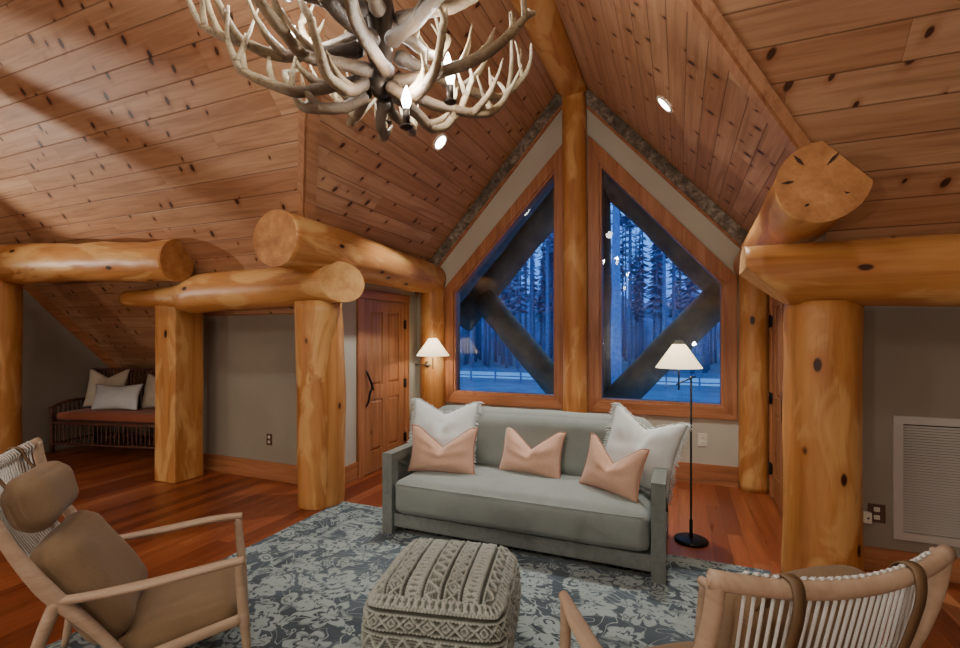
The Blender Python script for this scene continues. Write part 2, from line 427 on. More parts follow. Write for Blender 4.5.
def lathe(bm, prof, seg=32, mi=0, mat=None, smooth=True, cap=False):
    rings = []
    for r, z in prof:
        rings.append([bm.verts.new((mat @ Vector((r * math.cos(2 * PI * k / seg), r * math.sin(2 * PI * k / seg), z))) if mat else (r * math.cos(2 * PI * k / seg), r * math.sin(2 * PI * k / seg), z)) for k in range(seg)])
    for i in range(len(rings) - 1):
        for k in range(seg):
            f = bm.faces.new((rings[i][k], rings[i][(k + 1) % seg], rings[i + 1][(k + 1) % seg], rings[i + 1][k])); f.smooth = smooth; f.material_index = mi
    if cap:
        for rg in (rings[0][::-1], rings[-1]):
            f = bm.faces.new(rg); f.material_index = mi
    return rings
def clip(bm, co, no, mi=None):
    r = bmesh.ops.bisect_plane(bm, geom=bm.verts[:] + bm.edges[:] + bm.faces[:], plane_co=Vector(co), plane_no=Vector(no), clear_outer=True, dist=1e-5)
    ed = [e for e in r['geom_cut'] if isinstance(e, bmesh.types.BMEdge)]
    if ed:
        rr = bmesh.ops.contextual_create(bm, geom=ed)
        for f in rr.get('faces', []):
            f.smooth = False
            if mi is not None: f.material_index = mi
def log_bm(pts, rads, seg=28, per=.12, amp=.012, seed=0, sq=None):
    # dense wobbly log through control points
    P = [Vector(p) for p in pts]; L = sum((P[i + 1] - P[i]).length for i in range(len(P) - 1))
    n = max(6, int(L / per)); pp = spline(P, n) if len(P) > 2 else [P[0].lerp(P[1], i / n) for i in range(n + 1)]
    rr = lerps(list(rads), n); bm = B()
    rings = tube(bm, pp, rr, seg, 0, 1, sq)
    fr = frames(pp)
    for i, ring in enumerate(rings):
        c = fr[i][0]
        for v in ring:
            d = v.co - c; q = v.co * 1.6 + Vector((seed * 3.1, seed, 0))
            v.co = c + d * (1 + amp / .2 * (noise.noise(q) + .5 * noise.noise(q * 2.3)))
    return bm
def poly(pts, uvf=None, flip=False):
    bm = B(); vs = [bm.verts.new(p) for p in pts]
    if flip: vs = vs[::-1]
    f = bm.faces.new(vs)
    if uvf:
        l = bm.loops.layers.uv.new('UVMap')
        for lp in f.loops: lp[l].uv = uvf(lp.vert.co)
    return bm
def fillpoly(outer, holes):
    bm = B(); es = []
    for lp in [outer] + holes:
        vs = [bm.verts.new(p) for p in lp]
        for i in range(len(vs)): es.append(bm.edges.new((vs[i], vs[(i + 1) % len(vs)])))
    bmesh.ops.triangle_fill(bm, use_beauty=True, use_dissolve=True, edges=es)
    return bm
def prism_bar(bm, a, b, w_dir, w, d_dir, d, mi=0):
    # board from a to b (one long edge), width along w_dir, depth along d_dir
    a, b = Vector(a), Vector(b); W = Vector(w_dir) * w; Dv = Vector(d_dir) * d
    vs = [bm.verts.new(p) for p in (a, b, b + W, a + W, a + Dv, b + Dv, b + W + Dv, a + W + Dv)]
    for f in ((0, 1, 2, 3), (7, 6, 5, 4), (0, 4, 5, 1), (1, 5, 6, 2), (2, 6, 7, 3), (3, 7, 4, 0)):
        bm.faces.new([vs[i] for i in f]).material_index = mi
def prism(bm, pts, dvec, mi=0):
    d = Vector(dvec); a = [bm.verts.new(p) for p in pts]; b = [bm.verts.new(Vector(p) + d) for p in pts]; n = len(a)
    bm.faces.new(a).material_index = mi; bm.faces.new(b[::-1]).material_index = mi
    for i in range(n): bm.faces.new((a[i], b[i], b[(i + 1) % n], a[(i + 1) % n])).material_index = mi
    bmesh.ops.recalc_face_normals(bm, faces=bm.faces)

# ------------------------------------------------------------------ room numbers
H = 1.55
XC, HALF, EZ, SL = -1.14, 1.86, 2.49, 1.105
AP = EZ + SL * HALF                    # dormer apex
MA, MS = 5.97, 1.07                    # main roof  z = MA - MS*Y
YW, YK, YA = 5.55, 3.93, 4.85
XL, XR = -3.2, .84
XEL, XER = -7.75, 3.6
RY = -.6; RZ = MA - MS * RY
YB = -4.6
dz = lambda x: AP - SL * abs(x - XC)
mz = lambda y: MA - MS * y
def valley(x): return (x, (MA - dz(x)) / MS, dz(x))
sM = math.hypot(1, MS); sD = math.hypot(1, SL)
uvM = lambda co: (co.x, co.y * sM)
uvD = lambda co: (co.y, abs(co.x - XC) * sD)

# floor / ceilings
struct(mk('floor', poly([(-8.4, YB, 0), (XER, YB, 0), (XER, 5.6, 0), (-8.4, 5.6, 0)], lambda c: (c.y, c.x)), M['floor']), 'red brown hardwood plank floor', 'floor')
vL, vT, vR = valley(XL), valley(XC), valley(XR)
struct(mk('ceiling', poly([(-8.4, RY, RZ), (-8.4, YA, mz(YA)), (XL, YA, mz(YA)), vL, vT, vR, (XR, YA, mz(YA)), (XER, YA, mz(YA)), (XER, RY, RZ)], uvM), M['ceil']), 'sloping knotty pine board ceiling of the main roof', 'ceiling')
struct(mk('ceiling', poly([(-8.4, RY, RZ), (XER, RY, RZ), (XER, YB, RZ + (YB - RY) * MS), (-8.4, YB, RZ + (YB - RY) * MS)], uvM), M['ceil']), 'pine board ceiling slope behind the viewer', 'ceiling')
struct(mk('ceiling', poly([vL, (XL, YW, vL[2]), (XC, YW, AP), vT], uvD), M['ceil2']), 'left pine board slope of the dormer ceiling', 'ceiling')
struct(mk('ceiling', poly([vT, (XC, YW, AP), (XR, YW, vR[2]), vR], uvD), M['ceil2']), 'right pine board slope of the dormer ceiling', 'ceiling')

# walls
GL = [(-2.659, .815), (-1.335, .815), (-1.335, 3.505), (-2.659, 2.10)]
GR = [(-.83, .805), (.425, .805), (.425, 2.098), (-.83, 3.505)]
def wy(pts, y): return [(x, y, z) for x, z in pts]
wl = fillpoly(wy([(XL, 0), (XR, 0), (XR, dz(XR)), (XC, AP), (XL, dz(XL))], YW), [wy(GL, YW), wy(GR, YW)])
struct(mk('wall_back', wl, M['wallw']), 'greige gable wall around the windows', 'wall')
def wall(name, pts, label, m='wall'): struct(mk(name, poly(pts), M[m]), label, 'wall')
wall('wall_dormer_left', [(XL, YK, 0), (XL, YW, 0), (XL, YW, dz(XL)), vL, (XL, YK, mz(YK))], 'greige side wall with the panelled door', 'wallw')
wall('wall_dormer_right', [(XR, YK, 0), (XR, YW, 0), (XR, YW, dz(XR)), vR, (XR, YK, mz(YK))], 'greige side wall right of the window', 'wallw')
wall('wall_knee_left', [(-5.3, YK, 0), (XL, YK, 0), (XL, YK, mz(YK)), (-5.3, YK, mz(YK))], 'greige low wall between the log posts')
wall('wall_knee_right', [(XR, YK, 0), (XER, YK, 0), (XER, YK, mz(YK)), (XR, YK, mz(YK))], 'greige low wall with the white vent grille')
wall('wall_alcove_back', [(-8.4, YA, 0), (-5.3, YA, 0), (-5.3, YA, mz(YA)), (-8.4, YA, mz(YA))], 'low wall at the back of the bench alcove')
wall('wall_alcove_right', [(-5.3, YK, 0), (-5.3, YA, 0), (-5.3, YA, mz(YA)), (-5.3, YK, mz(YK))], 'side wall of the bench alcove')
wall('wall_alcove_left', [(XEL, 3.3, 0), (XEL, YA, 0), (XEL, YA, mz(YA)), (XEL, 3.3, mz(3.3))], 'greige end wall of the bench alcove')
wall('wall_left', [(-8.4, YB, 0), (-8.4, YA, 0), (-8.4, YA, mz(YA)), (-8.4, RY, RZ), (-8.4, YB, RZ + (YB - RY) * MS)], 'greige end wall of the room')
wall('wall_right', [(XER, YB, 0), (XER, YA, 0), (XER, YA, mz(YA)), (XER, RY, RZ), (XER, YB, RZ + (YB - RY) * MS)], 'greige right end wall of the room')
wall('wall_rear', [(-8.4, YB, 0), (XER, YB, 0), (XER, YB, RZ + (YB - RY) * MS), (-8.4, YB, RZ + (YB - RY) * MS)], 'greige wall behind the viewer')

# baseboards
bb = B(); box(bb, XL, XR, YW - .022, YW, 0, .2); box(bb, XL, XR, YW - .045, YW - .022, 0, .035, 0); bevel(bb, .004)
struct(mk('baseboard_back', bb, M['trimx']))
bb = B(); box(bb, -5.28, XL, YK - .022, YK, 0, .18); box(bb, -5.28, XL, YK - .04, YK - .022, 0, .03); bevel(bb, .004)
struct(mk('baseboard_left', bb, M['trimx']))
bb = B(); box(bb, XR, XER, YK - .022, YK, 0, .15); bevel(bb, .004)
struct(mk('baseboard_right', bb, M['trimx']))
bb = B(); box(bb, XL, XL + .022, YK - .02, 4.25, 0, .19); bevel(bb, .004)
struct(mk('baseboard_side', bb, M['trimy']))

# rake: bark strip + thin trim under it
for sg, nm in ((-1, 'trim_1'), (1, 'trim_2')):
    xe = XL if sg < 0 else XR
    def pt(x, off, y): return (x, y, dz(x) - off)
    bm = B(); n = 40; xs = [XC + (xe - XC) * i / n for i in range(n + 1)]
    rows = []
    for i, x in enumerate(xs):
        r = []
        for off, yy in ((0, YW - .06), (.05, YW - .075), (.12, YW - .07), (.175, YW - .05), (.18, YW)):
            j = noise.noise(Vector((x * 5, off * 30, sg))) * .014
            r.append(bm.verts.new((x, yy + j, dz(x) - off + j * .6)))
        rows.append(r)
    for i in range(n):
        for k in range(4): bm.faces.new((rows[i][k], rows[i][k + 1], rows[i + 1][k + 1], rows[i + 1][k]))
    bmesh.ops.recalc_face_normals(bm, faces=bm.faces)
    struct(mk(nm, bm, M['bark'], smooth=True), 'rough grey bark strip under the %s ceiling slope' % ('left' if sg < 0 else 'right'), 'trim')
    bm = B(); prism(bm, [pt(XC, .18, YW - .03), pt(xe, .18, YW - .03), pt(xe, .215, YW - .03), pt(XC, .215, YW - .03)], (0, .03, 0))
    struct(mk('trim_3' if sg < 0 else 'trim_4', bm, M['trimx']))
# valley boards where the two ceilings meet
def valley_board(nm, sg, lab):
    a = Vector(vT); b = Vector(valley(XC + sg * 1.9)); d = (b - a).normalized()
    nD = Vector((-sg * SL, 0, -1)).normalized()          # inward normal of the dormer slope (down)
    nM = Vector((0, -MS, -1)).normalized()
    bm = B()
    inD = nD.cross(d); inD = inD if inD.y > 0 else -inD
    inM = nM.cross(d); inM = inM if inM.y < 0 else -inM
    for w_, n_, in_ in ((.10, nD, inD), (.05, nM, inM)):
        prism(bm, [a + n_ * .02, b + n_ * .02, b + n_ * .02 + in_ * w_, a + n_ * .02 + in_ * w_], n_ * -.02)
    return struct(mk(nm, bm, M['trimpale']), lab, 'trim')
valley_board('trim_5', -1, 'pine board along the left ceiling valley'); valley_board('trim_6', 1, 'pine board along the right ceiling valley')
bm = B(); prism(bm, [(XEL + .03, 3.3, mz(3.3) - .15), (XEL + .03, YA, mz(YA) - .15), (XEL + .03, YA, mz(YA)), (XEL + .03, 3.3, mz(3.3))], (-.03, 0, 0))
struct(mk('trim_7', bm, M['trimy']), 'dark board along the sloping alcove ceiling', 'trim')

# windows
def lines_offset(poly2, d):
    n = len(poly2); out = []
    P = [Vector(p) for p in poly2]
    for i in range(n):
        a, b, c = P[i - 1], P[i], P[(i + 1) % n]
        e1 = (b - a).normalized(); e2 = (c - b).normalized()
        n1 = Vector((e1.y, -e1.x)); n2 = Vector((e2.y, -e2.x))
        k = 1 + n1.dot(n2); out.append(tuple(b + (n1 + n2) * (d / k)))
    return out
def ring_solid(bm, inner, outer, y0, y1):
    n = len(inner)
    V = [[bm.verts.new((x, y, z)) for x, z in p] for y in (y0, y1) for p in (inner, outer)]
    i0, o0, i1, o1 = V
    for k in range(n):
        j = (k + 1) % n
        for f in ((i0[k], i0[j], o0[j], o0[k]), (i1[k], o1[k], o1[j], i1[j]), (o0[k], o0[j], o1[j], o1[k]), (i0[k], i1[k], i1[j], i0[j])): bm.faces.new(f)
    bmesh.ops.recalc_face_normals(bm, faces=bm.faces)
for i, (g_, nm, side) in enumerate(((GL, 'window_1', 'left'), (GR, 'window_2', 'right'))):
    w = bpy.data.objects.new(nm, None); C.objects.link(w)
    struct(w, 'large trapezoid window %s of the central log post' % side, 'window')
    # board frame, one board per side
    inner = g_; outer = lines_offset(g_, .125 if True else 0)
    xin = -1.228 if side == 'left' else -.955
    outer = [(min(x, xin) if side == 'left' else max(x, xin), z) for x, z in outer]
    # recompute slope point at the post edge
    if side == 'left':
        s = (GL[2][1] - GL[3][1]) / (GL[2][0] - GL[3][0]); off = outer[3][1] - s * outer[3][0]
        outer[2] = (xin, s * xin + off)
    else:
        s = (GR[2][1] - GR[3][1]) / (GR[2][0] - GR[3][0]); off = outer[2][1] - s * outer[2][0]
        outer[3] = (xin, s * xin + off)
    for k in range(4):
        j = (k + 1) % 4
        bm = B(); prism(bm, [(inner[k][0], YW - .03, inner[k][1]), (inner[j][0], YW - .03, inner[j][1]), (outer[j][0], YW - .03, outer[j][1]), (outer[k][0], YW - .03, outer[k][1])], (0, .035, 0)); bevel(bm, .004)
        mk('frame_board', bm, M['trimx' if k in (0,) else 'trimz'], w)
    bm = B(); sash = lines_offset(g_, -.022); ring_solid(bm, sash, g_, YW - .005, YW + .14)
    mk('sash', bm, M['trimz'], w)
    bm = B(); f = bm.faces.new([bm.verts.new((x, YW + .06, z)) for x, z in sash])
    mk('glass_pane', bm, M['glass'], w)

# doors on the dormer side walls
def make_door(nm, lab, flip=False):
    # local: x along wall (0..1.05), y = out of the wall (towards room = -y), z up
    t = bpy.data.objects.new(nm, None); C.objects.link(t); struct(t, lab, 'door')
    W, DH, TW = 1.05, 1.95, .105
    for a, b, c, d, m in ((0, TW, 0, DH, 'trimz'), (W - TW, W, 0, DH, 'trimz'), (-.015, W + .015, DH, DH + .10, 'trimx')):
        mk('casing', bbox(a, b, -.03, 0, c, d, .005), M[m], t)
    x0, x1 = TW + .004, W - TW - .004; z0, z1 = .012, DH - .006
    bm = B(); xs = [x0, x0 + .125, (x0 + x1) / 2 - .055, (x0 + x1) / 2 + .055, x1 - .125, x1]
    zs = [z0, z0 + .23, .82, .98, z1 - .13, z1]
    for a, b in ((0, 1), (4, 5)): box(bm, xs[a], xs[b], -.018, 0, z0, z1)
    for a, b in ((0, 1), (2, 3), (4, 5)): box(bm, xs[1], xs[4], -.018, 0, zs[a], zs[b])
    for a, b in ((1, 2), (3, 4)): box(bm, xs[2], xs[3], -.018, 0, zs[a], zs[b])
    bevel(bm, .005)
    leaf = mk('door_leaf', bm, M['door'], t)
    for a, b in ((1, 2), (3, 4)):
        for p, q in ((1, 2), (3, 4)):
            bm = B(); box(bm, xs[p], xs[q], -.004, 0, zs[a], zs[b])
            lv = .035
            i = [(xs[p] + .012, -.004, zs[a] + .012), (xs[q] - .012, -.004, zs[a] + .012), (xs[q] - .012, -.004, zs[b] - .012), (xs[p] + .012, -.004, zs[b] - .012)]
            o = [(xs[p] + lv, -.016, zs[a] + lv), (xs[q] - lv, -.016, zs[a] + lv), (xs[q] - lv, -.016, zs[b] - lv), (xs[p] + lv, -.016, zs[b] - lv)]
            vi = [bm.verts.new(v) for v in i]; vo = [bm.verts.new(v) for v in o]; bm.faces.new(vo)
            for k in range(4): bm.faces.new((vi[k], vi[(k + 1) % 4], vo[(k + 1) % 4], vo[k]))
            bmesh.ops.recalc_face_normals(bm, faces=bm.faces)
            mk('panel', bm, M['door'], leaf)
    hx = x0 + .055 if not flip else x1 - .095
    bm = B(); pts = spline([(hx - .01, -.02, 1.16), (hx - .012, -.05, 1.10), (hx + .035, -.062, 1.0), (hx + .04, -.06, .96), (hx + .0, -.058, .9), (hx - .01, -.05, .82), (hx - .01, -.02, .76)], 24)
    tube(bm, pts, lerps([.008, .011, .014, .015, .012, .011, .008], 24), 8)
    lv = spline([(hx + .03, -.06, .98), (hx + .055, -.07, .96), (hx + .06, -.065, .93)], 6); tube(bm, lv, lerps([.009, .007, .004], 6), 6)
    mk('door_handle', bm, M['black'], t, True, 'black twisted iron pull handle')
    for z in (1.68, .95, .28):
        bm = B(); xh = x1 if not flip else x0 - .018; box(bm, xh - .012, xh + .03, -.036, -.016, z - .05, z + .05); bevel(bm, .004); lathe(bm, [(.008, z - .06), (.008, z + .06)], 8, 0, Matrix.Translation((xh + .004, -.036, 0)), cap=True)
        mk('hinge', bm, M['black'], t)
    return t
d1 = make_door('door_1', 'knotty wood panelled door left of the window with black iron handle')
d1.location = (XL + .002, 4.25, 0); d1.rotation_euler = (0, 0, PI / 2)
d2 = make_door('door_2', 'wood door and casing mostly hidden behind the right log post', True)
d2.location = (XR - .002, 5.38, 0); d2.rotation_euler = (0, 0, -PI / 2)

# ------------------------------------------------------------------ logs
def log(name, label, pts, rads, ax, clips=(), seed=0, amp=.012, cap='end', sq=None, cat='log', seg=28, group=None):
    bm = log_bm(pts, rads, seg, .1, amp, seed, sq)
    for co, no in clips: clip(bm, co, no, 1)
    o = mk(name, bm, [M['log' + ax], M[cap], M['check']]); tag(o, label, cat, group); return o
# side plates of the dormer
cl = lambda sg, d=0: ((XC + sg * HALF, 0, EZ + d), (sg * SL, 0, 1))
left_plate = log('log_beam', 'thick round log beam above the panelled door, its cut end facing the viewer', [(-3.0, 2.93, 2.335), (-2.99, 4.2, 2.31), (-2.97, YW, 2.27)], (.235, .22, .2), 'y', [], 1, cat='log beam')
right_plate = log('log_beam', 'thick log beam right of the window with a flat-topped cracked end face', [(.69, 2.98, 2.345), (.70, 4.2, 2.31), (.70, YW, 2.26)], (.215, .195, .19), 'y', [cl(1, .035)], 2, cat='log beam')
# drying cracks on the right end
bm = B()
for (x, z), a, L in (((.585, 2.47), -.9, .075), ((.735, 2.46), .85, .085), ((.535, 2.36), .1, .06), ((.80, 2.27), -.6, .05), ((.62, 2.23), .5, .03)):
    dx, dz_ = math.cos(a), math.sin(a); w = .008
    p = [(x - dx * L / 2, z - dz_ * L / 2), (x + dz_ * w, z - dx * w), (x + dx * L / 2, z + dz_ * L / 2), (x - dz_ * w, z + dx * w)]
    prism(bm, [(q[0], 2.977, q[1]) for q in p], (0, .01, 0))
mk('drying_crack', bm, M['check'], right_plate)
# cross headers
log('log_beam', 'horizontal log header running right from above the right post, its end cut to a point', [(.36, 3.47, 1.935), (1.3, 3.47, 1.91), (2.4, 3.47, 1.9), (3.59, 3.47, 1.88)], (.185, .20, .205, .21), 'x', [((.376, 3.47, 1.97), (-1, 0, 0)), ((.376, 3.47, 1.955), (-.65, 0, -.76))], 3, .01, 'endpale', None, 'log beam')
log('log_beam', 'horizontal log header between the two left posts, necked down at its left end', [(-2.6, 3.47, 2.03), (-3.4, 3.47, 2.0), (-4.35, 3.47, 1.99), (-4.62, 3.47, 1.955), (-4.85, 3.47, 1.945), (-5.2, 3.46, 1.945), (-5.72, 3.46, 1.955)], (.18, .19, .2, .188, .135, .105, .092), 'x', [((-2.76, 3.47, 2.03), (.8, -.45, .1))], 4, .006, 'endpale', None, 'log beam')
log('log_beam', 'fat knobbly log purlin running off the left edge below the ceiling', [(-4.58, 3.25, 2.285), (-5.4, 3.13, 2.30), (-6.4, 2.985, 2.32), (-8.38, 2.69, 2.35)], (.205, .205, .21, .215), 'x', [], 5, .034, 'end', None, 'log beam')
# ridge
log('ridge_beam', 'round log ridge beam running up to the point of the gable', [(XC + .02, YW - .005, 4.43), (XC + .01, 3.5, 4.42), (XC, .9, 4.42)], (.195, .195, .195), 'y', [((XC, 0, AP), (SL, 0, 1)), ((XC, 0, AP), (-SL, 0, 1))], 6, .006, 'end', None, 'ridge beam')
# posts
log('log_post', 'stout round log post standing right of the sofa and floor lamp', [(.822, 3.60, 0), (.822, 3.59, .8), (.822, 3.56, 1.76)], (.212, .202, .20), 'z', [], 8, .01, cat='log post')
log('log_post', 'round log post standing beside the panelled door, rounded at its foot', [(-3.06, 3.55, 0), (-3.06, 3.55, .06), (-3.06, 3.55, .9), (-3.07, 3.52, 1.86)], (.185, .21, .215, .205), 'z', [], 9, .012, cat='log post')
# squared post
bm = B(); box(bm, -5.145, -4.83, 3.385, 3.72, 0, 1.87)
bmesh.ops.subdivide_edges(bm, edges=[e for e in bm.edges if abs(e.verts[0].co.z - e.verts[1].co.z) > 1], cuts=12); bevel(bm, .022, 3, 40)
for v in bm.verts: v.co += Vector((noise.noise(v.co * 1.3), noise.noise(v.co * 1.3 + Vector((7, 0, 0))), 0)) * .012
tag(mk('log_post', bm, [M['logz']]), 'flat-sided hewn log post in front of the twig bench', 'log post')
log('log_post', 'log post at the far left edge of the view under the knobbly purlin', [(-6.98, 2.84, 0), (-6.98, 2.85, 1.1), (-6.98, 2.87, 2.16)], (.225, .215, .21), 'z', [], 11, .01, cat='log post')
# half-round pilasters
def pil(label, x, r, z1, y, seed, z0=0):
    return log('log_pilaster', label, [(x, y, z0), (x, y, z1 / 2), (x, y, z1)], (r, r, r * .97), 'z', [((0, YW - .002, 0), (0, 1, 0))], seed, .006, cat='log pilaster')
pil('slim log pilaster at the left edge of the window, carrying the wall lamp', -2.93, .165, 2.16, YW - .06, 12)
pil('slim log pilaster at the right edge of the window', .70, .14, 2.13, YW - .05, 13)
bm = log_bm([(-1.095, YW - .06, .0), (-1.095, YW - .06, 2.0), (-1.11, YW - .06, 4.30)], (.14, .138, .136), 24, .1, .004, 14); clip(bm, (0, YW - .002, 0), (0, 1, 0), 0)
tag(mk('log_pilaster', bm, [M['logz'], M['end']]), 'tall central log post dividing the two windows', 'log post')

# ------------------------------------------------------------------ soft things
def pillow_bm(w, h, t, chop=.06, seed=0, n=26, sag=.0):
    bm = B(); grid = {}
    def P(a, b, s):
        x = w / 2 * a * (1 - .09 * (1 - b * b)); y = h / 2 * b * (1 - .10 * (1 - a * a))
        k = max(0, 1 - abs(a) / .8)
        dip = chop * (k ** 1.1) * max(0, (b + 1) / 2) ** 1.5; y -= dip
        th = t / 2 * ((1 - abs(a) ** 2.4) ** .62) * ((1 - abs(b) ** 2.4) ** .62)
        q = Vector((a * 2.2 + seed, b * 2.2, s * 3.0)); th *= 1 + .22 * noise.noise(q)
        th *= 1 - .35 * math.exp(-(a / .16) ** 2) * max(0, b) ** 1.0 * (1 if chop > .02 else 0)
        if chop > .02: th += .012 * math.sin(abs(a) * 16 - b * 5) * math.exp(-((abs(a)) / .4) ** 2) * max(0, b) * (1 - b ** 4)
        return Vector((x, s * th, y + h / 2))
    for s in (-1, 1):
        for i in range(n + 1):
            for j in range(n + 1):
                a = -1 + 2 * i / n; b = -1 + 2 * j / n
                edge = i in (0, n) or j in (0, n)
                key = (i, j, 0 if edge else s)
                if key not in grid: grid[key] = bm.verts.new(P(a, b, s))
    for s in (-1, 1):
        for i in range(n):
            for j in range(n):
                vs = []
                for ii, jj in ((i, j), (i + 1, j), (i + 1, j + 1), (i, j + 1)):
                    e = ii in (0, n) or jj in (0, n); vs.append(grid[(ii, jj, 0 if e else s)])
                if s > 0: vs = vs[::-1]
                try: bm.faces.new(vs).smooth = True
                except ValueError: pass
    per = [grid[(i, 0, 0)].co.copy() for i in range(n)] + [grid[(n, j, 0)].co.copy() for j in range(n)] + [grid[(n - i, n, 0)].co.copy() for i in range(n)] + [grid[(0, n - j, 0)].co.copy() for j in range(n)]
    return bm, per
def pillow(label, loc, w, h, t, yaw, lean, roll=0, chop=.06, m='white', pipe=None, fringe=None, seed=0, group=None, cat='pillow', name='throw_pillow'):
    bm, per = pillow_bm(w, h, t, chop, seed)
    o = mk(name, bm, M[m], None, True); tag(o, label, cat, group)
    o.matrix_world = Matrix.Translation(loc) @ Matrix.Rotation(yaw, 4, 'Z') @ Matrix.Rotation(-lean, 4, 'X') @ Matrix.Rotation(roll, 4, 'Y')
    if pipe:
        b2 = B(); tube(b2, per + [per[0]], .0055, 6); mk('piping', b2, M[pipe], o, True)
    if fringe:
        b2 = B(); rnd = random.Random(seed); n = len(per); c = Vector((0, 0, h / 2))
        for i in range(n):
            a, b = per[i], per[(i + 1) % n]
            if fringe == 'sides' and not (abs(a.x) > w * .4): continue
            for k in range(3):
                p = a.lerp(b, (k + rnd.random()) / 3); d = (p - c).normalized()
                d = Vector((math.copysign(1, p.x), 0, 0)) if abs(p.x) > w * .42 else d
                e = p + d * .03 + Vector((rnd.uniform(-.01, .01), rnd.uniform(-.014, .014), rnd.uniform(-.014, .004) - .008))
                tube(b2, [p - d * .004, p.lerp(e, .5) + Vector((0, rnd.uniform(-.006, .006), .003)), e], [.0035, .0032, .0015], 4)
        mk('fringe', b2, M[m], o)
    return o
def rbox_bm(w, d, h, r=.05, crown=.02, n=22, seed=0, wr=.006):
    # soft upholstered block: superellipsoid-like rounded box, centre at origin bottom z=0
    bm = B(); bmesh.ops.create_cube(bm, size=2)
    bmesh.ops.subdivide_edges(bm, edges=bm.edges[:], cuts=n, use_grid_fill=True)
    hx, hy, hz = w / 2, d / 2, h / 2
    for v in bm.verts:
        p = Vector((v.co.x * hx, v.co.y * hy, v.co.z * hz))
        q = Vector((max(-hx + r, min(hx - r, p.x)), max(-hy + r, min(hy - r, p.y)), max(-hz + r, min(hz - r, p.z))))
        dlt = p - q
        if dlt.length > 1e-6: p = q + dlt.normalized() * r
        cx, cy, cz = v.co
        if cz > .0: p.z += crown * (1 - cx ** 4) * (1 - cy ** 4) * max(0, cz)
        if abs(cy) > .9: p.y += math.copysign(crown * .5 * (1 - cx ** 6) * (1 - cz ** 2), cy)
        p += Vector((1, 1, 1)) * 0 + Vector((0, 0, wr * noise.noise(p * 4 + Vector((seed, 0, 0))))) + Vector((0, wr * noise.noise(p * 5 + Vector((0, seed, 9))), 0))
        v.co = p + Vector((0, 0, hz))
    for f in bm.faces: f.smooth = True
    return bm

# ------------------------------------------------------------------ rug + sofa
RUGC = (-1.17, 2.20, 0)
bm = B(); nx, ny = 40, 34; HX, HY = 1.72, 1.42
g_ = [[bm.verts.new((-HX + 2 * HX * i / nx, -HY + 2 * HY * j / ny, .011 + .001 * noise.noise(Vector((i * .5, j * .5, 0))))) for j in range(ny + 1)] for i in range(nx + 1)]
for i in range(nx):
    for j in range(ny): bm.faces.new((g_[i][j], g_[i + 1][j], g_[i + 1][j + 1], g_[i][j + 1]))
bd = [e for e in bm.edges if len(e.link_faces) == 1]
ex = bmesh.ops.extrude_edge_only(bm, edges=bd)
for v in [q for q in ex['geom'] if isinstance(q, bmesh.types.BMVert)]: v.co.z = .001
tag(mk('area_rug', bm, M['rug'], None, False, None, RUGC), 'large worn blue grey area rug with a pale floral pattern', 'rug')

sofa = thing('sofa', 'grey upholstered sofa with grey washed wooden arms, standing below the windows', 'sofa', (-1.105, 3.59, .0))
SW, SD = 1.03, .425
F = .012
for s in (-1, 1):
    xa, xb = (s * SW, s * (SW - .085)); x0, x1 = min(xa, xb), max(xa, xb)
    bm = B(); box(bm, x0, x1, -SD, -SD + .09, F, .63); box(bm, x0, x1, SD - .09, SD, F - .01, .63); box(bm, x0, x1, -SD + .09, SD - .09, .56, .63); box(bm, x0, x1, -SD + .09, SD - .09, .10, .20)
    box(bm, (x0 + x1) / 2 - .012, (x0 + x1) / 2 + .012, -SD + .09, SD - .09, .2, .56)
    bevel(bm, .006); arm = mk('arm', bm, M['sofawood'], sofa, label='%s wooden arm with its two legs' % ('left' if s < 0 else 'right'))
    bm = B(); yy, zz = SD - .09, (.2, .56); xm = (x0 + x1) / 2
    for sg in (-1, 1):
        prism_bar(bm, (xm - .026, -yy * sg, zz[0]), (xm - .026, yy * sg, zz[1]), (0, 0, 1), .045, (1, 0, 0), .052)
    bmesh.ops.recalc_face_normals(bm, faces=bm.faces); mk('cross_brace', bm, M['sofawood'], arm)
mk('base_rail', bbox(-SW + .085, SW - .085, -SD + .03, SD - .02, .062, .165, .006), M['sofawood'], sofa)
mk('back_rail', bbox(-SW + .085, SW - .085, SD - .07, SD - .005, .165, .70, .01), M['sofa'], sofa)
o = mk('seat_cushion', rbox_bm(2 * (SW - .092), .80, .265, .06, .035, 26, 2), M['sofa'], sofa, True); o.location = (0, -.025, .165)
# piping seams
bm = B(); xw = SW - .1
tube(bm, [(x, -.425 - .012 * (1 - (x / xw) ** 6), .405) for x in [(-xw + .03) + (2 * xw - .06) * i / 24 for i in range(25)]], .005, 6)
mk('seam_piping', bm, M['sofa'], o, True).location = (0, .025, -.165)
bb_ = rbox_bm(2 * (SW - .095), .27, .52, .125, .01, 24, 5)
o = mk('back_cushion', bb_, M['sofa'], sofa, True); o.location = (0, .235, .40); o.rotation_euler = (math.radians(-7), 0, 0)

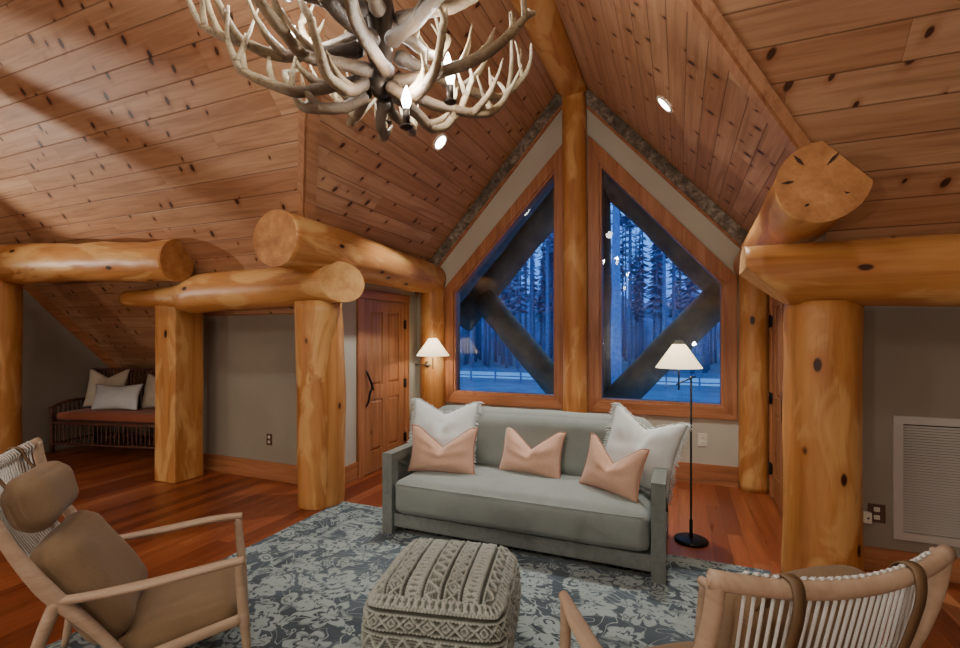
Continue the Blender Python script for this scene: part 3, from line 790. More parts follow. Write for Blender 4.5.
pillow('white fringed square pillow in the left corner of the sofa', (-1.86, 3.585, .44), .60, .57, .17, .12, .30, .02, .10, 'white', None, 'all', 3)
pillow('white fringed square pillow tilted in the right corner of the sofa', (-.325, 3.60, .46), .54, .55, .17, -.22, .24, .2, .10, 'white', None, 'all', 5)
pillow('blush pink lumbar pillow in front of the left white pillow', (-1.755, 3.42, .445), .57, .37, .17, .12, .22, 0, .15, 'pink', 'pinkpipe', None, 7)
pillow('blush pink lumbar pillow alone in the middle of the sofa back', (-1.09, 3.62, .445), .53, .37, .17, -.12, .28, .02, .15, 'pink', 'pinkpipe', None, 9)
pillow('blush pink lumbar pillow in front of the right white pillow', (-.465, 3.44, .445), .47, .37, .16, -.42, .26, .10, .15, 'pink', 'pinkpipe', None, 11)

# ------------------------------------------------------------------ pouf
def pouf():
    bm = B(); n = 110; lay = bm.verts.layers.float_color.new('tone')
    bmesh.ops.create_cube(bm, size=2); bmesh.ops.subdivide_edges(bm, edges=bm.edges[:], cuts=n, use_grid_fill=True)
    W, Hh, r = .29, .215, .085
    tri = lambda x: abs((x % 1) - .5) * 2
    def pat(u, v):
        # bands along v, each with its own stitch
        bw = .086; b = v / bw; k = int(math.floor(b)); f = b - k
        edge = min(f, 1 - f) * bw
        if edge < .007: return .18
        if edge < .017: return .8 + .2 * math.sin(u * 420 + (1 if f < .5 else -1) * 1.2)
        m = k % 3
        if m == 0:      # zig-zag triangles with ribs
            z = tri(u / .07); y = (f - .17) / .66
            d = abs(z - y)
            if d < .17: return .95 + .1 * math.sin((u + v) * 500)
            return .35 + .35 * max(0, math.sin(v * 2 * PI / .0115))
        if m == 1:      # diamonds in diamonds
            a = tri(u / .074); c = abs(f - .5) * 2 / .8; d = abs(a + c - 1)
            d2 = abs(a + c - .45)
            if d < .16 or d2 < .13: return .95
            return .32 + (.2 if a + c < .3 else 0)
        z = tri(u / .06); y = f; d = min(abs(z - tri(y * .5 + .0)), abs(z - 1 + tri(y * .5)))
        if d < .2: return .92
        return .35 + .3 * max(0, math.sin(u * 2 * PI / .012))
    for v in bm.verts:
        c = v.co.copy()
        p = Vector((c.x * W, c.y * W, c.z * Hh)); q = Vector((max(-W + r, min(W - r, p.x)), max(-W + r, min(W - r, p.y)), max(-Hh + r, min(Hh - r, p.z))))
        d = p - q; nrm = d.normalized() if d.length > 1e-5 else Vector((0, 0, 1))
        if d.length > 1e-5: p = q + nrm * r
        p.z += .03 * (1 - c.x ** 2) * (1 - c.y ** 2) * (1 if c.z > 0 else 0) * max(0, c.z)
        bul = (1 - c.z ** 2) * .03; p.x += bul * c.x; p.y += bul * c.y
        ax = [abs(c.x), abs(c.y), abs(c.z)]; k = ax.index(max(ax))
        if k == 2: u, vv = c.y * W, c.x * W + .049
        elif k == 0: u, vv = c.y * W, c.z * Hh + .03
        else: u, vv = c.x * W, c.z * Hh + .03
        h = pat(u + 5, vv + 4.9); v[lay] = (h, h, h, 1)
        v.co = p + nrm * (h - .5) * .024 + Vector((0, 0, Hh)) + nrm * .006 * noise.noise(p * 30)
    for f in bm.faces: f.smooth = True
    return bm
o = mk('pouf', pouf(), M['pouf'], None, True); o.location = (-1.03, 2.08, .013); o.rotation_euler = (0, 0, math.radians(12))
tag(o, 'square cream woven pouf with raised diamond stitching on the rug', 'pouf')

# ------------------------------------------------------------------ lounge chairs
def ribbon(bm, path, w, t):
    # flat strap: path points in the yz plane with x, width along x
    n = len(path); P = [Vector(p) for p in path]; rows = []
    for i in range(n):
        T = (P[min(i + 1, n - 1)] - P[max(i - 1, 0)]).normalized(); N = T.cross(Vector((1, 0, 0))).normalized()
        rows.append([bm.verts.new(P[i] + Vector((sx * w / 2, 0, 0)) + N * (sn * t / 2)) for sx, sn in ((-1, -1), (1, -1), (1, 1), (-1, 1))])
    for i in range(n - 1):
        for k in range(4): bm.faces.new((rows[i][k], rows[i][(k + 1) % 4], rows[i + 1][(k + 1) % 4], rows[i + 1][k]))
    bm.faces.new(rows[0]); bm.faces.new(rows[-1][::-1]); bmesh.ops.recalc_face_normals(bm, faces=bm.faces)
def make_chair(label):
    t = thing('lounge_chair', label, 'chair')
    hw = .30
    BP = [(-.566, 1.034), (-.546, .92), (-.485, .755), (-.37, .55), (-.23, .37), (-.10, .18)]
    for s in (-1, 1):
        x = s * hw
        bm = B(); pts = spline([(x, y, z) for y, z in BP], 22)
        tube(bm, pts, [(a, b) for a, b in zip(lerps([.019, .019, .02, .027, .022, .017], 22), lerps([.022, .022, .023, .032, .024, .018], 22))], 12)
        mk('back_post', bm, M['ash'], t, True)
        bm = B(); tube(bm, spline([(x, -.335, .50), (x, -.38, .38), (x, -.43, .2), (x, -.46, .012)], 14), lerps([.027, .024, .02, .014], 14), 12)
        mk('leg', bm, M['ash'], t, True)
        bm = B(); tube(bm, spline([(x + s * .005, .305, .51), (x, .312, .40), (x, .325, .26), (x, .345, .012)], 14), lerps([.019, .021, .023, .013], 14), 12)
        mk('leg', bm, M['ash'], t, True)
        bm = B(); pts = spline([(x, -.36, .50), (x + s * .01, -.24, .498), (x + s * .02, -.05, .505), (x + s * .022, .13, .518), (x + s * .012, .25, .522), (x + s * .004, .325, .520)], 22)
        tube(bm, pts, [(a, b) for a, b in zip(lerps([.019, .017, .016, .016, .018, .019], 22), lerps([.02, .024, .036, .034, .025, .02], 22))], 12)
        mk('armrest', bm, M['ash'], t, True)
        bm = B(); tube(bm, spline([(x, .315, .255), (x, .14, .225), (x, -.07, .185), (x, -.17, .165)], 12), [(.026, .017)] * 13, 10)
        mk('seat_rail', bm, M['ash'], t, True)
    for nm, y, z, r in (('front_rail', .31, .235, .02), ('rear_rail', -.12, .18, .017)):
        bm = B(); tube(bm, [(-hw, y, z), (0, y, z), (hw, y, z)], r, 10); mk(nm, bm, M['ash'], t, True)
    def ty(a): return -.565 - .05 * (1 - a * a)
    def tz(a): return 1.005 + .025 * a * a
    bm = B(); pts = [(a * (hw + .017), ty(a), tz(a)) for a in [-1 + 2 * i / 24 for i in range(25)]]
    tube(bm, pts, [(.021, .018)] * 25, 14); mk('top_rail', bm, M['ash'], t, True)
    bm = B(); n = 25
    for i in range(n):
        a = -.8 + 1.6 * i / (n - 1); x = a * hw; y0, z0 = ty(a), tz(a)
        top = Vector((x, y0 + .01, z0 - .03)); bot = Vector((x * .98, -.16 - .02 * (1 - a * a), .24))
        pts = [top] + [Vector((x, yy - .028 - .03 * (1 - a * a), zz)) for yy, zz in BP[2:5]] + [bot]
        tube(bm, spline(pts, 12), .0038, 6)
        tube(bm, [(x - .005, y0 + .002, z0 + .022), (x + .005, y0 + .002, z0 + .022)], .0045, 5)
        tube(bm, [(x, y0 + .018, z0 - .03), (x, y0 + .024, z0), (x, y0 + .006, z0 + .022)], .0035, 5)
    mk('woven_cords', bm, M['cord'], t, True, 'white cords strung down the open back')
    o = mk('seat_cushion', rbox_bm(.555, .50, .12, .05, .02, 18, 3), M['taupe'], t, True); o.location = (0, .055, .165); o.rotation_euler = (math.radians(9), 0, 0)
    o = mk('back_cushion', rbox_bm(.54, .17, .50, .08, .015, 18, 7, .014), M['taupe'], t, True); o.location = (0, -.15, .255); o.rotation_euler = (math.radians(31), 0, 0)
    hp = mk('head_pillow', rbox_bm(.42, .15, .23, .074, .01, 16, 11, .014), M['taupe'], t, True); hp.location = (0, -.425, .735); hp.rotation_euler = (math.radians(17), 0, 0)
    for s in (-1, 1):
        a = s * .52; x = a * hw; y0, z0 = ty(a), tz(a)
        bm = B(); ribbon(bm, spline([(x, y0 + .085, z0 - .10), (x, y0 + .04, z0 - .03), (x, y0 + .025, z0 + .012), (x, y0 + .003, z0 + .026), (x, y0 - .022, z0 + .018), (x, y0 - .027, z0 - .03), (x, y0 - .012, z0 - .10), (x, y0 + .035, z0 - .24), (x, y0 + .13, z0 - .44)], 32), .028, .004)
        mk('strap', bm, M['leather'], hp, True, 'brown leather strap over the top rail').matrix_parent_inverse = (Matrix.Translation(hp.location) @ hp.rotation_euler.to_matrix().to_4x4()).inverted()
    return t
ch = make_chair('pale wood lounge chair with taupe cushions on the left, side-on to the viewer')
ch.location = (-2.274, 1.56, .002); ch.rotation_euler = (0, 0, math.radians(-40.4)); ch['group'] = 'pale wood lounge chairs'
def dup3(root, loc, rz, label):
    r = root.copy(); C.objects.link(r); r.location = loc; r.rotation_euler = (0, 0, rz); r['label'] = label
    for c0 in list(root.children):
        c1 = c0.copy(); C.objects.link(c1); c1.parent = r
        for g0 in list(c0.children):
            g1 = g0.copy(); C.objects.link(g1); g1.parent = c1; g1.matrix_parent_inverse = g0.matrix_parent_inverse.copy()
    return r
dup3(ch, (.012, 1.775, .002), math.atan2(.553, .833), 'pale wood lounge chair at lower right seen from behind, corded back to the viewer')

# ------------------------------------------------------------------ lamps
def shade_bm(r0, r1, h, z0):
    bm = B(); lathe(bm, [(r0, z0 + h), (r1, z0), (r1 - .004, z0), (r0 - .004, z0 + h - .004), (.0005, z0 + h - .004), (.0005, z0 + h), (r0, z0 + h)], 40); return bm
fl = thing('floor_lamp', 'slim black pharmacy floor lamp with a lit cone shade, right of the sofa', 'lamp', (.085, 3.94, 0))
bm = B(); lathe(bm, [(0.001, .0), (.118, .0), (.12, .006), (.118, .018), (.108, .023), (.02, .026), (.0, .026)], 40); mk('base', bm, M['black'], fl, True)
bm = B(); lathe(bm, [(.013, .024), (.013, .16), (.0075, .165), (.0075, 1.24), (.001, 1.245)], 14); mk('pole', bm, M['black'], fl, True)
dr = Vector((-.085, -.06, 0))
bm = B(); tube(bm, [(dr.x * -.35, dr.y * -.35, 1.238), (dr.x, dr.y, 1.19), (dr.x * 1.2, dr.y * 1.2, 1.18)], .006, 8); mk('swing_arm', bm, M['black'], fl, True)
bm = B(); tube(bm, [(dr.x, dr.y, 1.14), (dr.x, dr.y, 1.36)], .006, 8); lathe(bm, [(.014, 1.30), (.016, 1.36), (.001, 1.365)], 12, 0, Matrix.Translation((dr.x, dr.y, 0)))
mk('lamp_stem', bm, M['black'], fl, True)
sh = mk('lamp_shade', shade_bm(.045, .165, .175, 1.305), M['shade'], fl, True, 'glowing off white cone shade'); sh.location = (dr.x, dr.y, 0)
bm = B(); bmesh.ops.create_uvsphere(bm, u_segments=16, v_segments=10, radius=.028, matrix=Matrix.Translation((dr.x, dr.y, 1.385))); mk('bulb', bm, M['bulb'], fl, True)

wlp = thing('wall_lamp', 'swing arm wall lamp with a lit cone shade on the left log pilaster', 'lamp', (-2.90, 5.33, 0))
hx, hy = .16, -.20
bm = B(); tube(bm, [(-.02, .0, 1.18), (-.02, -.02, 1.18)], [.04, .038], 20); mk('wall_plate', bm, M['brass'], wlp, True)
bm = B(); tube(bm, [(-.02, -.015, 1.18), (-.13, -.10, 1.175)], .006, 8); tube(bm, [(-.13, -.10, 1.19), (hx, hy, 1.18)], .006, 8); tube(bm, [(-.13, -.10, 1.165), (-.13, -.10, 1.215)], .009, 10); mk('swing_arm', bm, M['brass'], wlp, True)
bm = B(); tube(bm, [(hx, hy, 1.14), (hx, hy, 1.36)], .007, 8); mk('lamp_stem', bm, M['brass'], wlp, True)
sh = mk('lamp_shade', shade_bm(.05, .20, .21, 1.30), M['shade'], wlp, True, 'glowing off white cone shade'); sh.location = (hx, hy, 0)
bm = B(); bmesh.ops.create_uvsphere(bm, u_segments=16, v_segments=10, radius=.028, matrix=Matrix.Translation((hx, hy, 1.40))); mk('bulb', bm, M['bulb'], wlp, True)

# recessed downlights on the dormer slopes
def can(label, x, y):
    sg = -1 if x < XC else 1
    n = Vector((-sg * SL, 0, -1)).normalized(); p = Vector((x, y, dz(x))) + n * .004
    t = thing('recessed_light', label, 'ceiling light', p, 0); t.rotation_mode = 'QUATERNION'; t.rotation_quaternion = n.to_track_quat('Z', 'Y')
    bm = B(); lathe(bm, [(.065, .0), (.068, .008), (.088, .006), (.09, -.002)], 32); mk('trim_ring', bm, M['plate_w'], t, True)
    bm = B(); lathe(bm, [(.066, .002), (.03, .006), (.0005, .007)], 32); mk('lens', bm, M['canlens'], t, True)
can('round lit recessed light in the left dormer slope, below the antler chandelier', -2.149, 4.171)
can('round lit recessed light in the right dormer slope, right of the gable point', -.102, 4.115)

# ------------------------------------------------------------------ outlets and grille
def outlet(label, x, y, z, m, slots, w=.075, h=.12):
    t = thing('wall_outlet', label, 'outlet', (x, y, z))
    mk('cover_plate', bbox(-w / 2, w / 2, -.008, 0, -h / 2, h / 2, .003), M[m], t)
    for dx in ([0] if w < .1 else [0]):
        for s in (-1, 1):
            bm = bbox(-.016 + dx, .016 + dx, -.012, -.006, s * .026 - .014, s * .026 + .014, .004)
            so = mk('socket', bm, M[slots], t)
            b2 = B()
            for q in (-1, 1): box(b2, q * .006 - .0015, q * .006 + .0015, -.0126, -.0115, s * .026 - .006, s * .026 + .006)
            mk('slot', b2, M['dark'], so)
    return t
outlet('brown outlet plate on the low wall between the left log posts', -4.095, YK, .42, 'plate_b', 'plate_w')
outlet('ivory outlet plate on the window wall behind the floor lamp', .23, YW, .45, 'plate_w', 'plate_w', .085, .135)
outlet('brown outlet plate on the right wall beside the white vent grille', 1.205, YK, .375, 'plate_b', 'plate_w', .095, .12)
t = thing('plug_adapter', 'small white plug adapter beside the right brown outlet plate', 'plug', (1.15, YK, .345))
mk('adapter_body', bbox(-.022, .022, -.04, 0, -.035, .035, .006), M['plate_w'], t); mk('button', bbox(-.006, .006, -.043, -.039, -.006, .006, .002), M['dark'], t)
t = thing('vent_grille', 'large white louvred return air grille on the right wall', 'vent', (1.29, YK, .225))
GW, GH = .92, .80
bm = B()
for a in ((0, GW, 0, .05), (0, GW, GH - .05, GH), (0, .05, .05, GH - .05), (GW - .05, GW, .05, GH - .05)): box(bm, a[0], a[1], -.018, 0, a[2], a[3])
box(bm, .375, .395, -.016, 0, .05, GH - .05); box(bm, .72, .74, -.016, 0, .05, GH - .05)
bevel(bm, .003); mk('frame', bm, M['grille'], t)
bm = B(); n = 40
for i in range(n):
    z = .055 + (GH - .11) * i / n
    vs = [bm.verts.new(p) for p in ((.05, -.013, z), (GW - .05, -.013, z), (GW - .05, -.002, z + .013), (.05, -.002, z + .013))]; bm.faces.new(vs)
mk('louvres', bm, M['grille'], t)
mk('backing', bbox(.04, GW - .04, -.0015, -.0005, .04, GH - .04, .0002, 1), M['dark'], t)

# ------------------------------------------------------------------ twig bench in the alcove
bench = thing('twig_bench', 'rustic twig bench with a rust seat cushion in the left alcove', 'bench', (-7.58, 3.66, 0), math.radians(13))
BL, BD = 1.72, .60
def stick(bm, a, b, r, seed=0, seg=7):
    a, b = Vector(a), Vector(b); n = 5
    pts = [a.lerp(b, i / n) + Vector((noise.noise(Vector((seed, i, 1))), noise.noise(Vector((seed, i, 2))), noise.noise(Vector((seed, i, 3))))) * .006 for i in range(n + 1)]
    tube(bm, pts, [r * (1 + .15 * noise.noise(Vector((seed, i, 7)))) for i in range(n + 1)], seg)
for x in (0.0, BL):
    for y, z in ((0, .60), (BD, 1.08)):
        bm = B(); stick(bm, (x, y, 0), (x, y, z), .026, x * 3 + y, 9); mk('leg', bm, M['twig'], bench, True)
bm = B()
for y in (0, BD):
    stick(bm, (0, y, .13), (BL, y, .13), .016, y + 1); stick(bm, (0, y, .40), (BL, y, .40), .02, y + 2)
for x in (0, BL): stick(bm, (x, 0, .40), (x, BD, .40), .018, x + 4); stick(bm, (x, 0, .13), (x, BD, .13), .014, x + 5)
for i in range(26):
    x = .06 + (BL - .12) * i / 25; stick(bm, (x, 0, .13), (x, 0, .40), .009, i * 1.3)
mk('seat_frame', bm, M['twig'], bench, True)
bm = B()
stick(bm, (0, BD, 1.06), (BL, BD, 1.06), .018, 9); stick(bm, (0, BD, .48), (BL, BD, .48), .014, 8)
for i in range(30):
    x = .05 + (BL - .1) * i / 29; stick(bm, (x, BD, .48), (x, BD, 1.06), .010, i * 2.3)
mk('backrest', bm, M['twig'], bench, True)
for x in (0.0, BL):
    bm = B(); pts = spline([(x, -.03, .60), (x, .2, .66), (x, .45, .66), (x, BD, .62)], 12); tube(bm, pts, .018, 8)
    for i in range(9):
        y = .05 + .5 * i / 8; stick(bm, (x, y, .40), (x, y, .645), .009, i + x)
    mk('armrest', bm, M['twig'], bench, True)
bm = B()
for i in range(14): stick(bm, (.02, .03 + (BD - .06) * i / 13, .415), (BL - .02, .03 + (BD - .06) * i / 13, .415), .012, i)
mk('seat_slats', bm, M['twig'], bench, True)
o = mk('seat_cushion', rbox_bm(BL - .07, BD - .06, .11, .035, .012, 16, 4), M['rust'], bench, True); o.location = (BL / 2, BD / 2 - .02, .43)
Rb = bench.matrix_basis
def onb(x, y, z): return Matrix.Translation((-7.58, 3.66, 0)) @ Matrix.Rotation(math.radians(13), 4, 'Z') @ Vector((x, y, z))
a13 = math.radians(13)
pillow('large plain cream pillow at the left end of the twig bench', onb(.36, .38, .55), .60, .54, .16, a13 + .1, .22, 0, .10, 'cream', None, None, 21)
pillow('pale patterned lumbar pillow at the front of the twig bench', onb(.72, .20, .548), .70, .36, .14, a13 + .05, .30, -.02, .02, 'white', None, None, 22)
pillow('cream pillow at the right of the twig bench, half behind the hewn post', onb(1.20, .36, .55), .55, .50, .15, a13 - .15, .25, -.04, .06, 'cream', None, None, 23)

# ------------------------------------------------------------------ antler chandelier
CX, CY, CZ = -1.17, 1.72, 2.73
chd = thing('antler_chandelier', 'large antler chandelier with candle bulbs hanging from the ridge beam', 'chandelier', (CX, CY, CZ))
def antler_bm(seed, L, tines=4, rbase=.024, lift=.5, dip=.08, sweep=0.0):
    rnd = random.Random(seed); bm = B(); lay = bm.verts.layers.float_color.new('tone')
    sw = sweep + rnd.uniform(-.18, .18)
    ctrl = []
    for i in range(8):
        t = i / 7
        x = L * (.02 + .98 * math.sin(t * PI / 2 * 1.12) / math.sin(PI / 2 * 1.12))
        z = -dip * math.sin(min(1, t * 1.5) * PI) + lift * L * max(0, t - .25) ** 1.8 * 1.7
        y = sw * L * math.sin(t * PI * .85)
        ctrl.append((x + rnd.uniform(-.012, .012), y + rnd.uniform(-.02, .02), z + rnd.uniform(-.014, .014)))
    n = 34; pts = spline(ctrl, n)
    rad = [rbase * (1 - .88 * (i / n) ** 1.7) + .0022 for i in range(n + 1)]
    rad[0] = rbase * 1.1; rad[1] = rbase * 1.45; rad[2] = rbase * 1.2
    tone = [.0 + .9 * (i / n) ** 1.1 for i in range(n + 1)]
    tube(bm, pts, rad, 12, 0, None, None, tone, lay)
    fr = frames(pts)
    for k in range(tines):
        s = .14 + .66 * (k + rnd.uniform(.05, .75)) / tines; i = int(s * n); p, T, N, Bn = fr[i]
        up = Vector((0, 0, 1)); up = (up - T * up.dot(T)).normalized(); side = T.cross(up) * rnd.uniform(-.9, .9)
        d0 = (up * .75 + T * .7 + side).normalized(); ln = L * rnd.uniform(.30, .62) * (1 - .35 * s)
        d1 = (d0 * .6 + T * -.25 + Vector((0, 0, .9))).normalized()
        q = spline([p, p + d0 * ln * .3, p + d0 * ln * .52 + d1 * ln * .12, p + d0 * ln * .64 + d1 * ln * .4], 14)
        r0 = rad[i] * .86
        tube(bm, q, [r0 * (1 + .25 * (1 - min(1, j / 3))) * (1 - .93 * (j / 14) ** 1.25) + .0012 for j in range(15)], 9, 0, None, None, [tone[i] * .8 + .45 * j / 14 for j in range(15)], lay)
        if rnd.random() < .3:
            m = q[7]; d2 = (d1 + side * 1.4 + T * .6).normalized()
            tube(bm, spline([m, m + d2 * ln * .16, m + d2 * ln * .22 + Vector((0, 0, ln * .14))], 8), [r0 * .55 * (1 - .9 * j / 8) + .001 for j in range(9)], 8, 0, None, None, [.5 + .4 * j / 8 for j in range(9)], lay)
    for v in bm.verts:
        v.co += Vector((noise.noise(v.co * 26), noise.noise(v.co * 26 + Vector((5, 0, 0))), noise.noise(v.co * 26 + Vector((0, 5, 0))))) * .0035
    return bm
spec = []
for k in range(5): spec.append((k * 72 + 198, .76, 5, .024, .02, .34, .02, 100 + k, .12))     # wide tier
for k in range(7): spec.append((k * 51.4 + 12, .56, 4, .023, -.10, .44, .06, 200 + k, -.2))     # lower tier
for k in range(5): spec.append((k * 72 + 40, .34, 3, .023, -.15, .50, .10, 300 + k, .25))     # bottom basket
for k in range(5): spec.append((k * 72 + 25, .50, 4, .025, .16, .90, .0, 400 + k, -.15))      # upper tier
for az, L, ti, rb, z, lift, dip, sd, swp in spec:
    o = mk('antler', antler_bm(sd, L, ti, rb, lift, dip, swp), M['antler'], chd, True)
    o.location = (.06 * math.cos(math.radians(az)), .06 * math.sin(math.radians(az)), z); o.rotation_euler = (random.uniform(-.35, .35), random.uniform(-.08, .08), math.radians(az + random.uniform(-10, 10)))
bm = B(); lathe(bm, [(.001, -.17), (.03, -.165), (.05, -.12), (.035, -.06), (.055, 0), (.045, .08), (.06, .2), (.04, .3), (.012, .34), (.012, .42), (.001, .42)], 20); mk('hub', bm, M['bronze'], chd, True)
bm = B(); z = .42; k = 0
while z < 1.46:
    c = Matrix.Translation((0, 0, z + .025)) @ Matrix.Rotation(PI / 2 * (k % 2), 4, 'Z')
    pts = [c @ Vector((.014 * math.cos(a), 0, .03 * math.sin(a))) for a in [2 * PI * i / 12 for i in range(13)]]
    tube(bm, pts, .004, 6); z += .045; k += 1
mk('chain', bm, M['bronze'], chd, True)
bm = B(); lathe(bm, [(.001, 1.46), (.03, 1.47), (.065, 1.52), (.065, 1.57), (.001, 1.57)], 24); mk('ceiling_canopy', bm, M['bronze'], chd, True)
bulbpos = []
for p in ((.29, .08, -.21), (.20, -.12, -.38), (-.45, -.02, .07), (-.2, .35, -.1), (.12, .4, .05), (-.22, -.3, .12)):
    bm = B(); lathe(bm, [(.012, p[2]), (.014, p[2] + .0), (.014, p[2] + .07), (.001, p[2] + .07)], 12, 0, Matrix.Translation((p[0], p[1], 0)))
    lathe(bm, [(.001, p[2] - .012), (.024, p[2] - .004), (.028, p[2] + .004), (.012, p[2] + .006)], 14, 0, Matrix.Translation((p[0], p[1], 0)))
    cs = mk('candle_socket', bm, M['bronze'], chd, True)
    bm = B(); lathe(bm, [(.008, p[2] + .07), (.018, p[2] + .095), (.019, p[2] + .11), (.010, p[2] + .14), (.001, p[2] + .16)], 14, 0, Matrix.Translation((p[0], p[1], 0)))
    mk('bulb', bm, M['bulb'], cs, True); bulbpos.append((CX + p[0], CY + p[1], CZ + p[2] + .115))

# ------------------------------------------------------------------ outside
GZ = -3.0
gr = mk('ground', poly([(-90, 7.9, GZ), (90, 7.9, GZ), (90, 170, GZ), (-90, 170, GZ)]), M['ground']); tag(gr, 'blue dusk lawn outside the window', 'ground', None, 'structure')
pa = mk('gravel_drive', poly([(-90, 47, GZ + .03), (90, 47, GZ + .03), (90, 55, GZ + .03), (-90, 55, GZ + .03)]), M['path']); tag(pa, 'pale gravel drive beyond the fence', 'driveway', None, 'structure')
# overhang soffit
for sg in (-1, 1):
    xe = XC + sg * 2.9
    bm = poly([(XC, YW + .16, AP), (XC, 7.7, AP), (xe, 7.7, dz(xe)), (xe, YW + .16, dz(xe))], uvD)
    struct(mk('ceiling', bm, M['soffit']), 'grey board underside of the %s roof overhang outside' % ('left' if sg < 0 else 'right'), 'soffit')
def elog(label, a, b, r, seed):
    o = mk('truss_log', log_bm([a, b], (r, r), 20, .2, .015, seed), [M['extlog'], M['extlog']]); tag(o, label, 'log')
YT = 7.05
elog('weathered truss rafter log outside the left window', (-3.25, YT, 1.75), (-1.13, YT, 4.10), .20, 31)
elog('weathered truss rafter log outside the right window', (.98, YT, 1.70), (-1.13, YT, 4.06), .23, 32)
elog('weathered truss brace slanting down across the left window', (-2.83, YT - .1, 2.12), (-1.35, YT - .1, .45), .20, 33)
elog('weathered truss brace slanting down across the right window', (.53, YT - .1, 2.10), (-.92, YT - .1, .48), .21, 34)
elog('upright weathered truss king log behind the central log post', (-1.10, YT, -.1), (-1.10, YT, 4.1), .21, 35)
elog('level weathered truss tie log below the windows outside', (-4.2, YT, .15), (2.2, YT, .15), .22, 36)
# fence
fe = thing('rail_fence', 'long two-rail fence crossing the lawn outside the windows', 'fence', (0, 44, GZ))
for i in range(22):
    x = -40 + 2.6 * i; bm = B(); box(bm, x - .07, x + .07, -.07, .07, 0, 1.35); mk('fence_post', bm, M['trunk'], fe)
for z in (.55, 1.2):
    bm = B(); box(bm, -40.4, 15, -.05, .05, z - .05, z + .05); mk('rail', bm, M['trunk'], fe)
# wooded rise behind the trees
bm = B(); nh = 90; rows = []
for i in range(nh + 1):
    x = -120 + 200 * i / nh
    rows.append([bm.verts.new((x, 116 + dy, GZ + hh * (1 + .25 * noise.noise(Vector((x * .09, hh, 0))) + .18 * noise.noise(Vector((x * .4, hh, 3)))))) for dy, hh in ((0, 0), (4, 6), (8, 11), (14, 14.5), (40, 14.5))])
for i in range(nh):
    for k in range(4): bm.faces.new((rows[i][k], rows[i + 1][k], rows[i + 1][k + 1], rows[i][k + 1]))
struct(mk('hills', bm, M['hill'], smooth=True), 'dark blue wooded rise behind the trees', 'hills')
# trees
def trunk_bm(h, r, seed):
    bm = B(); tube(bm, [(.15 * noise.noise(Vector((seed, i, 0))), .15 * noise.noise(Vector((seed, 0, i))), h * i / 6) for i in range(7)], [r * (1 - .8 * i / 6) for i in range(7)], 7)
    return bm
def foliage_bm(h, z0, rmax, seed, dens=15):
    rnd = random.Random(seed); bm = B(); z = z0
    while z < h * 1.02:
        f = (z - z0) / (h - z0 + .01); rr = rmax * max(0, 1 - f) ** .8 + .15
        for k in range(dens if f < .8 else 8):
            a = rnd.uniform(0, 2 * PI); L = rr * rnd.uniform(.5, 1.1); d = Vector((math.cos(a), math.sin(a), 0)); s = Vector((-d.y, d.x, 0)) * L * .26
            b = Vector((0, 0, z + rnd.uniform(-.3, .3))); t = b + d * L + Vector((0, 0, -L * rnd.uniform(.2, .5)))
            m = b.lerp(t, .55) + Vector((0, 0, -.1))
            vs = [bm.verts.new(p) for p in (b, m + s, t, m - s)]; bm.faces.new(vs)
        z += h / 26
    return bm
def tree(label, loc, h, r, z0, rm, seed, m='trunk', name='pine_tree', group='forest pines'):
    t = thing(name, label, 'tree', loc, 0, group)
    mk('trunk', trunk_bm(h, r, seed), M[m], t, True); mk('foliage', foliage_bm(h, z0, rm, seed), M['needles'], t)
    return t
protos = [tree('tall dusky forest pine standing in the woods beyond the fence', (0, 0, GZ), h, r, z0, rm, 50 + i) for i, (h, r, z0, rm) in enumerate(((27, .27, 12, 1.8), (30, .32, 17, 1.7), (24, .24, 8, 1.8), (28, .24, 19, 1.5)))]
rnd = random.Random(5); used = set(); spots = []
for k in range(20000):
    Y = rnd.uniform(58, 112); x = rnd.uniform(-.70 * Y - 4, .24 * Y + 5)
    if all((x - a) ** 2 + (Y - b) ** 2 > 3.2 ** 2 for a, b in spots): spots.append((x, Y))
    if len(spots) > 215: break
for x, Y in spots:
    p = protos[rnd.randrange(4)]; loc = (x, Y, GZ)
    if p not in used: used.add(p); p.location = loc; p.rotation_euler = (0, 0, rnd.uniform(0, 6))
    else: dup(p, loc, rnd.uniform(0, 6))
nt = tree('pale trunked pine nearest the house, seen in the right window', (-3.4, 29, GZ), 22, .36, 15, 2.0, 77, 'palebark', 'pine_tree', None)
del_g = nt.pop('group', None)

# ------------------------------------------------------------------ light
def lamp(name, kind, loc, energy, col=(1, .86, .68), size=.1, rot=None, spot=None, blend=.5):
    l = bpy.data.lights.new(name, kind); l.energy = energy; l.color = col
    if kind == 'AREA': l.size = size
    else: l.shadow_soft_size = size
    if spot: l.spot_size = spot; l.spot_blend = blend
    o = bpy.data.objects.new(name, l); C.objects.link(o); o.location = loc
    if rot: o.rotation_euler = rot
    return o
def aim(o, tgt):
    d = Vector(tgt) - Vector(o.location); o.rotation_euler = d.to_track_quat('-Z', 'Y').to_euler()
for i, p in enumerate(bulbpos): lamp('chandelier_glow', 'POINT', (p[0], p[1], p[2] + .06), 11, (1, .97, .92), .03)
lamp('floor_lamp_glow', 'POINT', (.085 + dr.x, 3.94 + dr.y, 1.36), 14, (1, .9, .74), .03)
lamp('wall_lamp_glow', 'POINT', (-2.90 + hx, 5.33 + hy, 1.38), 14, (1, .9, .74), .03)
for x, y in ((-2.149, 4.171), (-.102, 4.115)):
    sg = -1 if x < XC else 1
    o = lamp('downlight', 'SPOT', (x - sg * .03, y, dz(x) - .05), 170, (1, .98, .94), .05, None, math.radians(82), .5); aim(o, (x, y, 0))
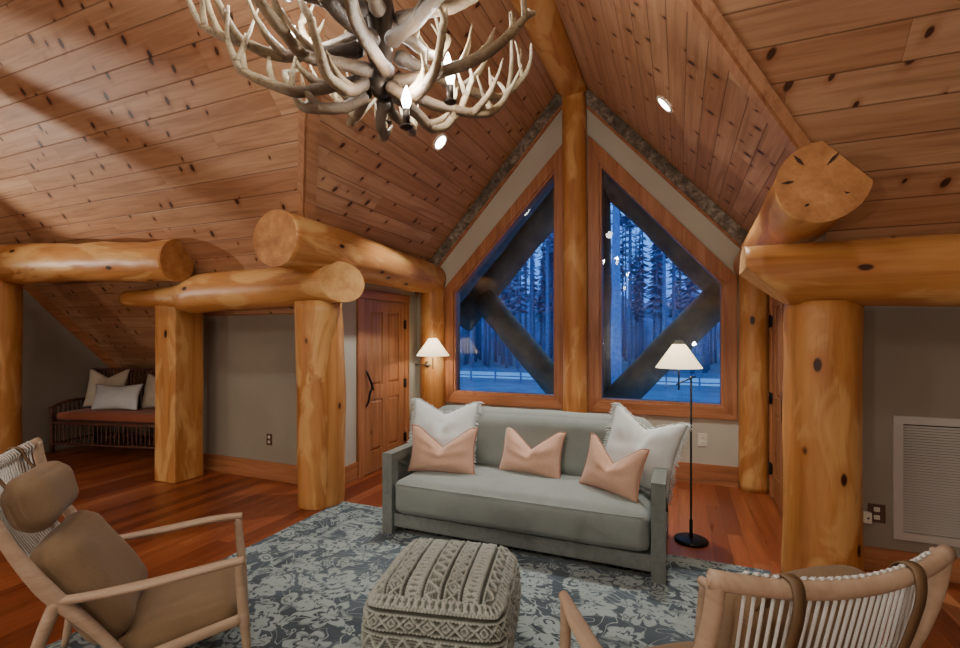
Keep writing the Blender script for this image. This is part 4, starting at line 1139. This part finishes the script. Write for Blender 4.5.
# fill spots added under the unseen ceiling, above and behind the viewer
for x in (-6.6, -4.2, -1.8, .6):
    for y in (-2.6, .2):
        zc = RZ + (y - RY) * MS if y < RY else mz(y)
        o = lamp('room_fill_spot', 'SPOT', (x, y, zc - .12), 85, (1, .95, .87), .09, None, math.radians(150), .9); aim(o, (x, y + .9, 0))
for x, y in ((-6.2, -3.4), (.4, -3.6), (-2.2, -3.9)):  # fill points added in the unseen rear of the room, no lamp bodies
    lamp('rear_fill_point', 'POINT', (x, y, 1.3), 100, (1, .94, .84), .05)

o = lamp('ceiling_uplight', 'SPOT', (-8.2, .62, 1.6), 330, (1, .94, .82), .05, None, math.radians(62), .35); aim(o, (-4.3, 2.15, 3.75))
for i, (x, y) in enumerate(((-6.6, 1.44), (-6.56, 1.14))):  # poles added out of view to cut the uplight into ceiling bands
    bm = log_bm([(x, y, 0), (x, y, mz(y) - .06)], (.065, .06), 14, .3, .004, 60 + i)
    struct(mk('trim_%d' % (8 + i), bm, [M['logz'], M['end']]), 'slim unseen log pole added to cast a shadow band on the left ceiling', 'pole')
w = bpy.data.worlds.new('dusk'); SC.world = w; w.use_nodes = True; nt_ = w.node_tree; nt_.nodes.clear()
ow = nt_.nodes.new('ShaderNodeOutputWorld'); bg = nt_.nodes.new('ShaderNodeBackground'); tc = nt_.nodes.new('ShaderNodeTexCoord'); sp = nt_.nodes.new('ShaderNodeSeparateXYZ'); rp = nt_.nodes.new('ShaderNodeValToRGB')
nt_.links.new(tc.outputs['Generated'], sp.inputs[0]); nt_.links.new(sp.outputs[2], rp.inputs[0]); nt_.links.new(rp.outputs[0], bg.inputs[0]); nt_.links.new(bg.outputs[0], ow.inputs[0])
rp.color_ramp.elements[0].position = .0; rp.color_ramp.elements[0].color = (.03, .13, .52, 1)
rp.color_ramp.elements[1].position = .5; rp.color_ramp.elements[1].color = (.12, .36, .92, 1)
bg.inputs[1].default_value = 2.6

# ------------------------------------------------------------------ camera
cam = bpy.data.cameras.new('camera'); co = bpy.data.objects.new('camera', cam); C.objects.link(co)
cam.sensor_fit = 'HORIZONTAL'; cam.sensor_width = 36; cam.lens = 480 / 960 * 36; cam.shift_y = 11 / 960; cam.clip_start = .05; cam.clip_end = 400
co.location = (0, 0, H); co.rotation_euler = (PI / 2, 0, math.radians(22.5))
SC.camera = co
SC.view_settings.view_transform = 'AgX'
try: SC.view_settings.look = 'AgX - Base Contrast'
except Exception: pass
SC.view_settings.exposure = .17
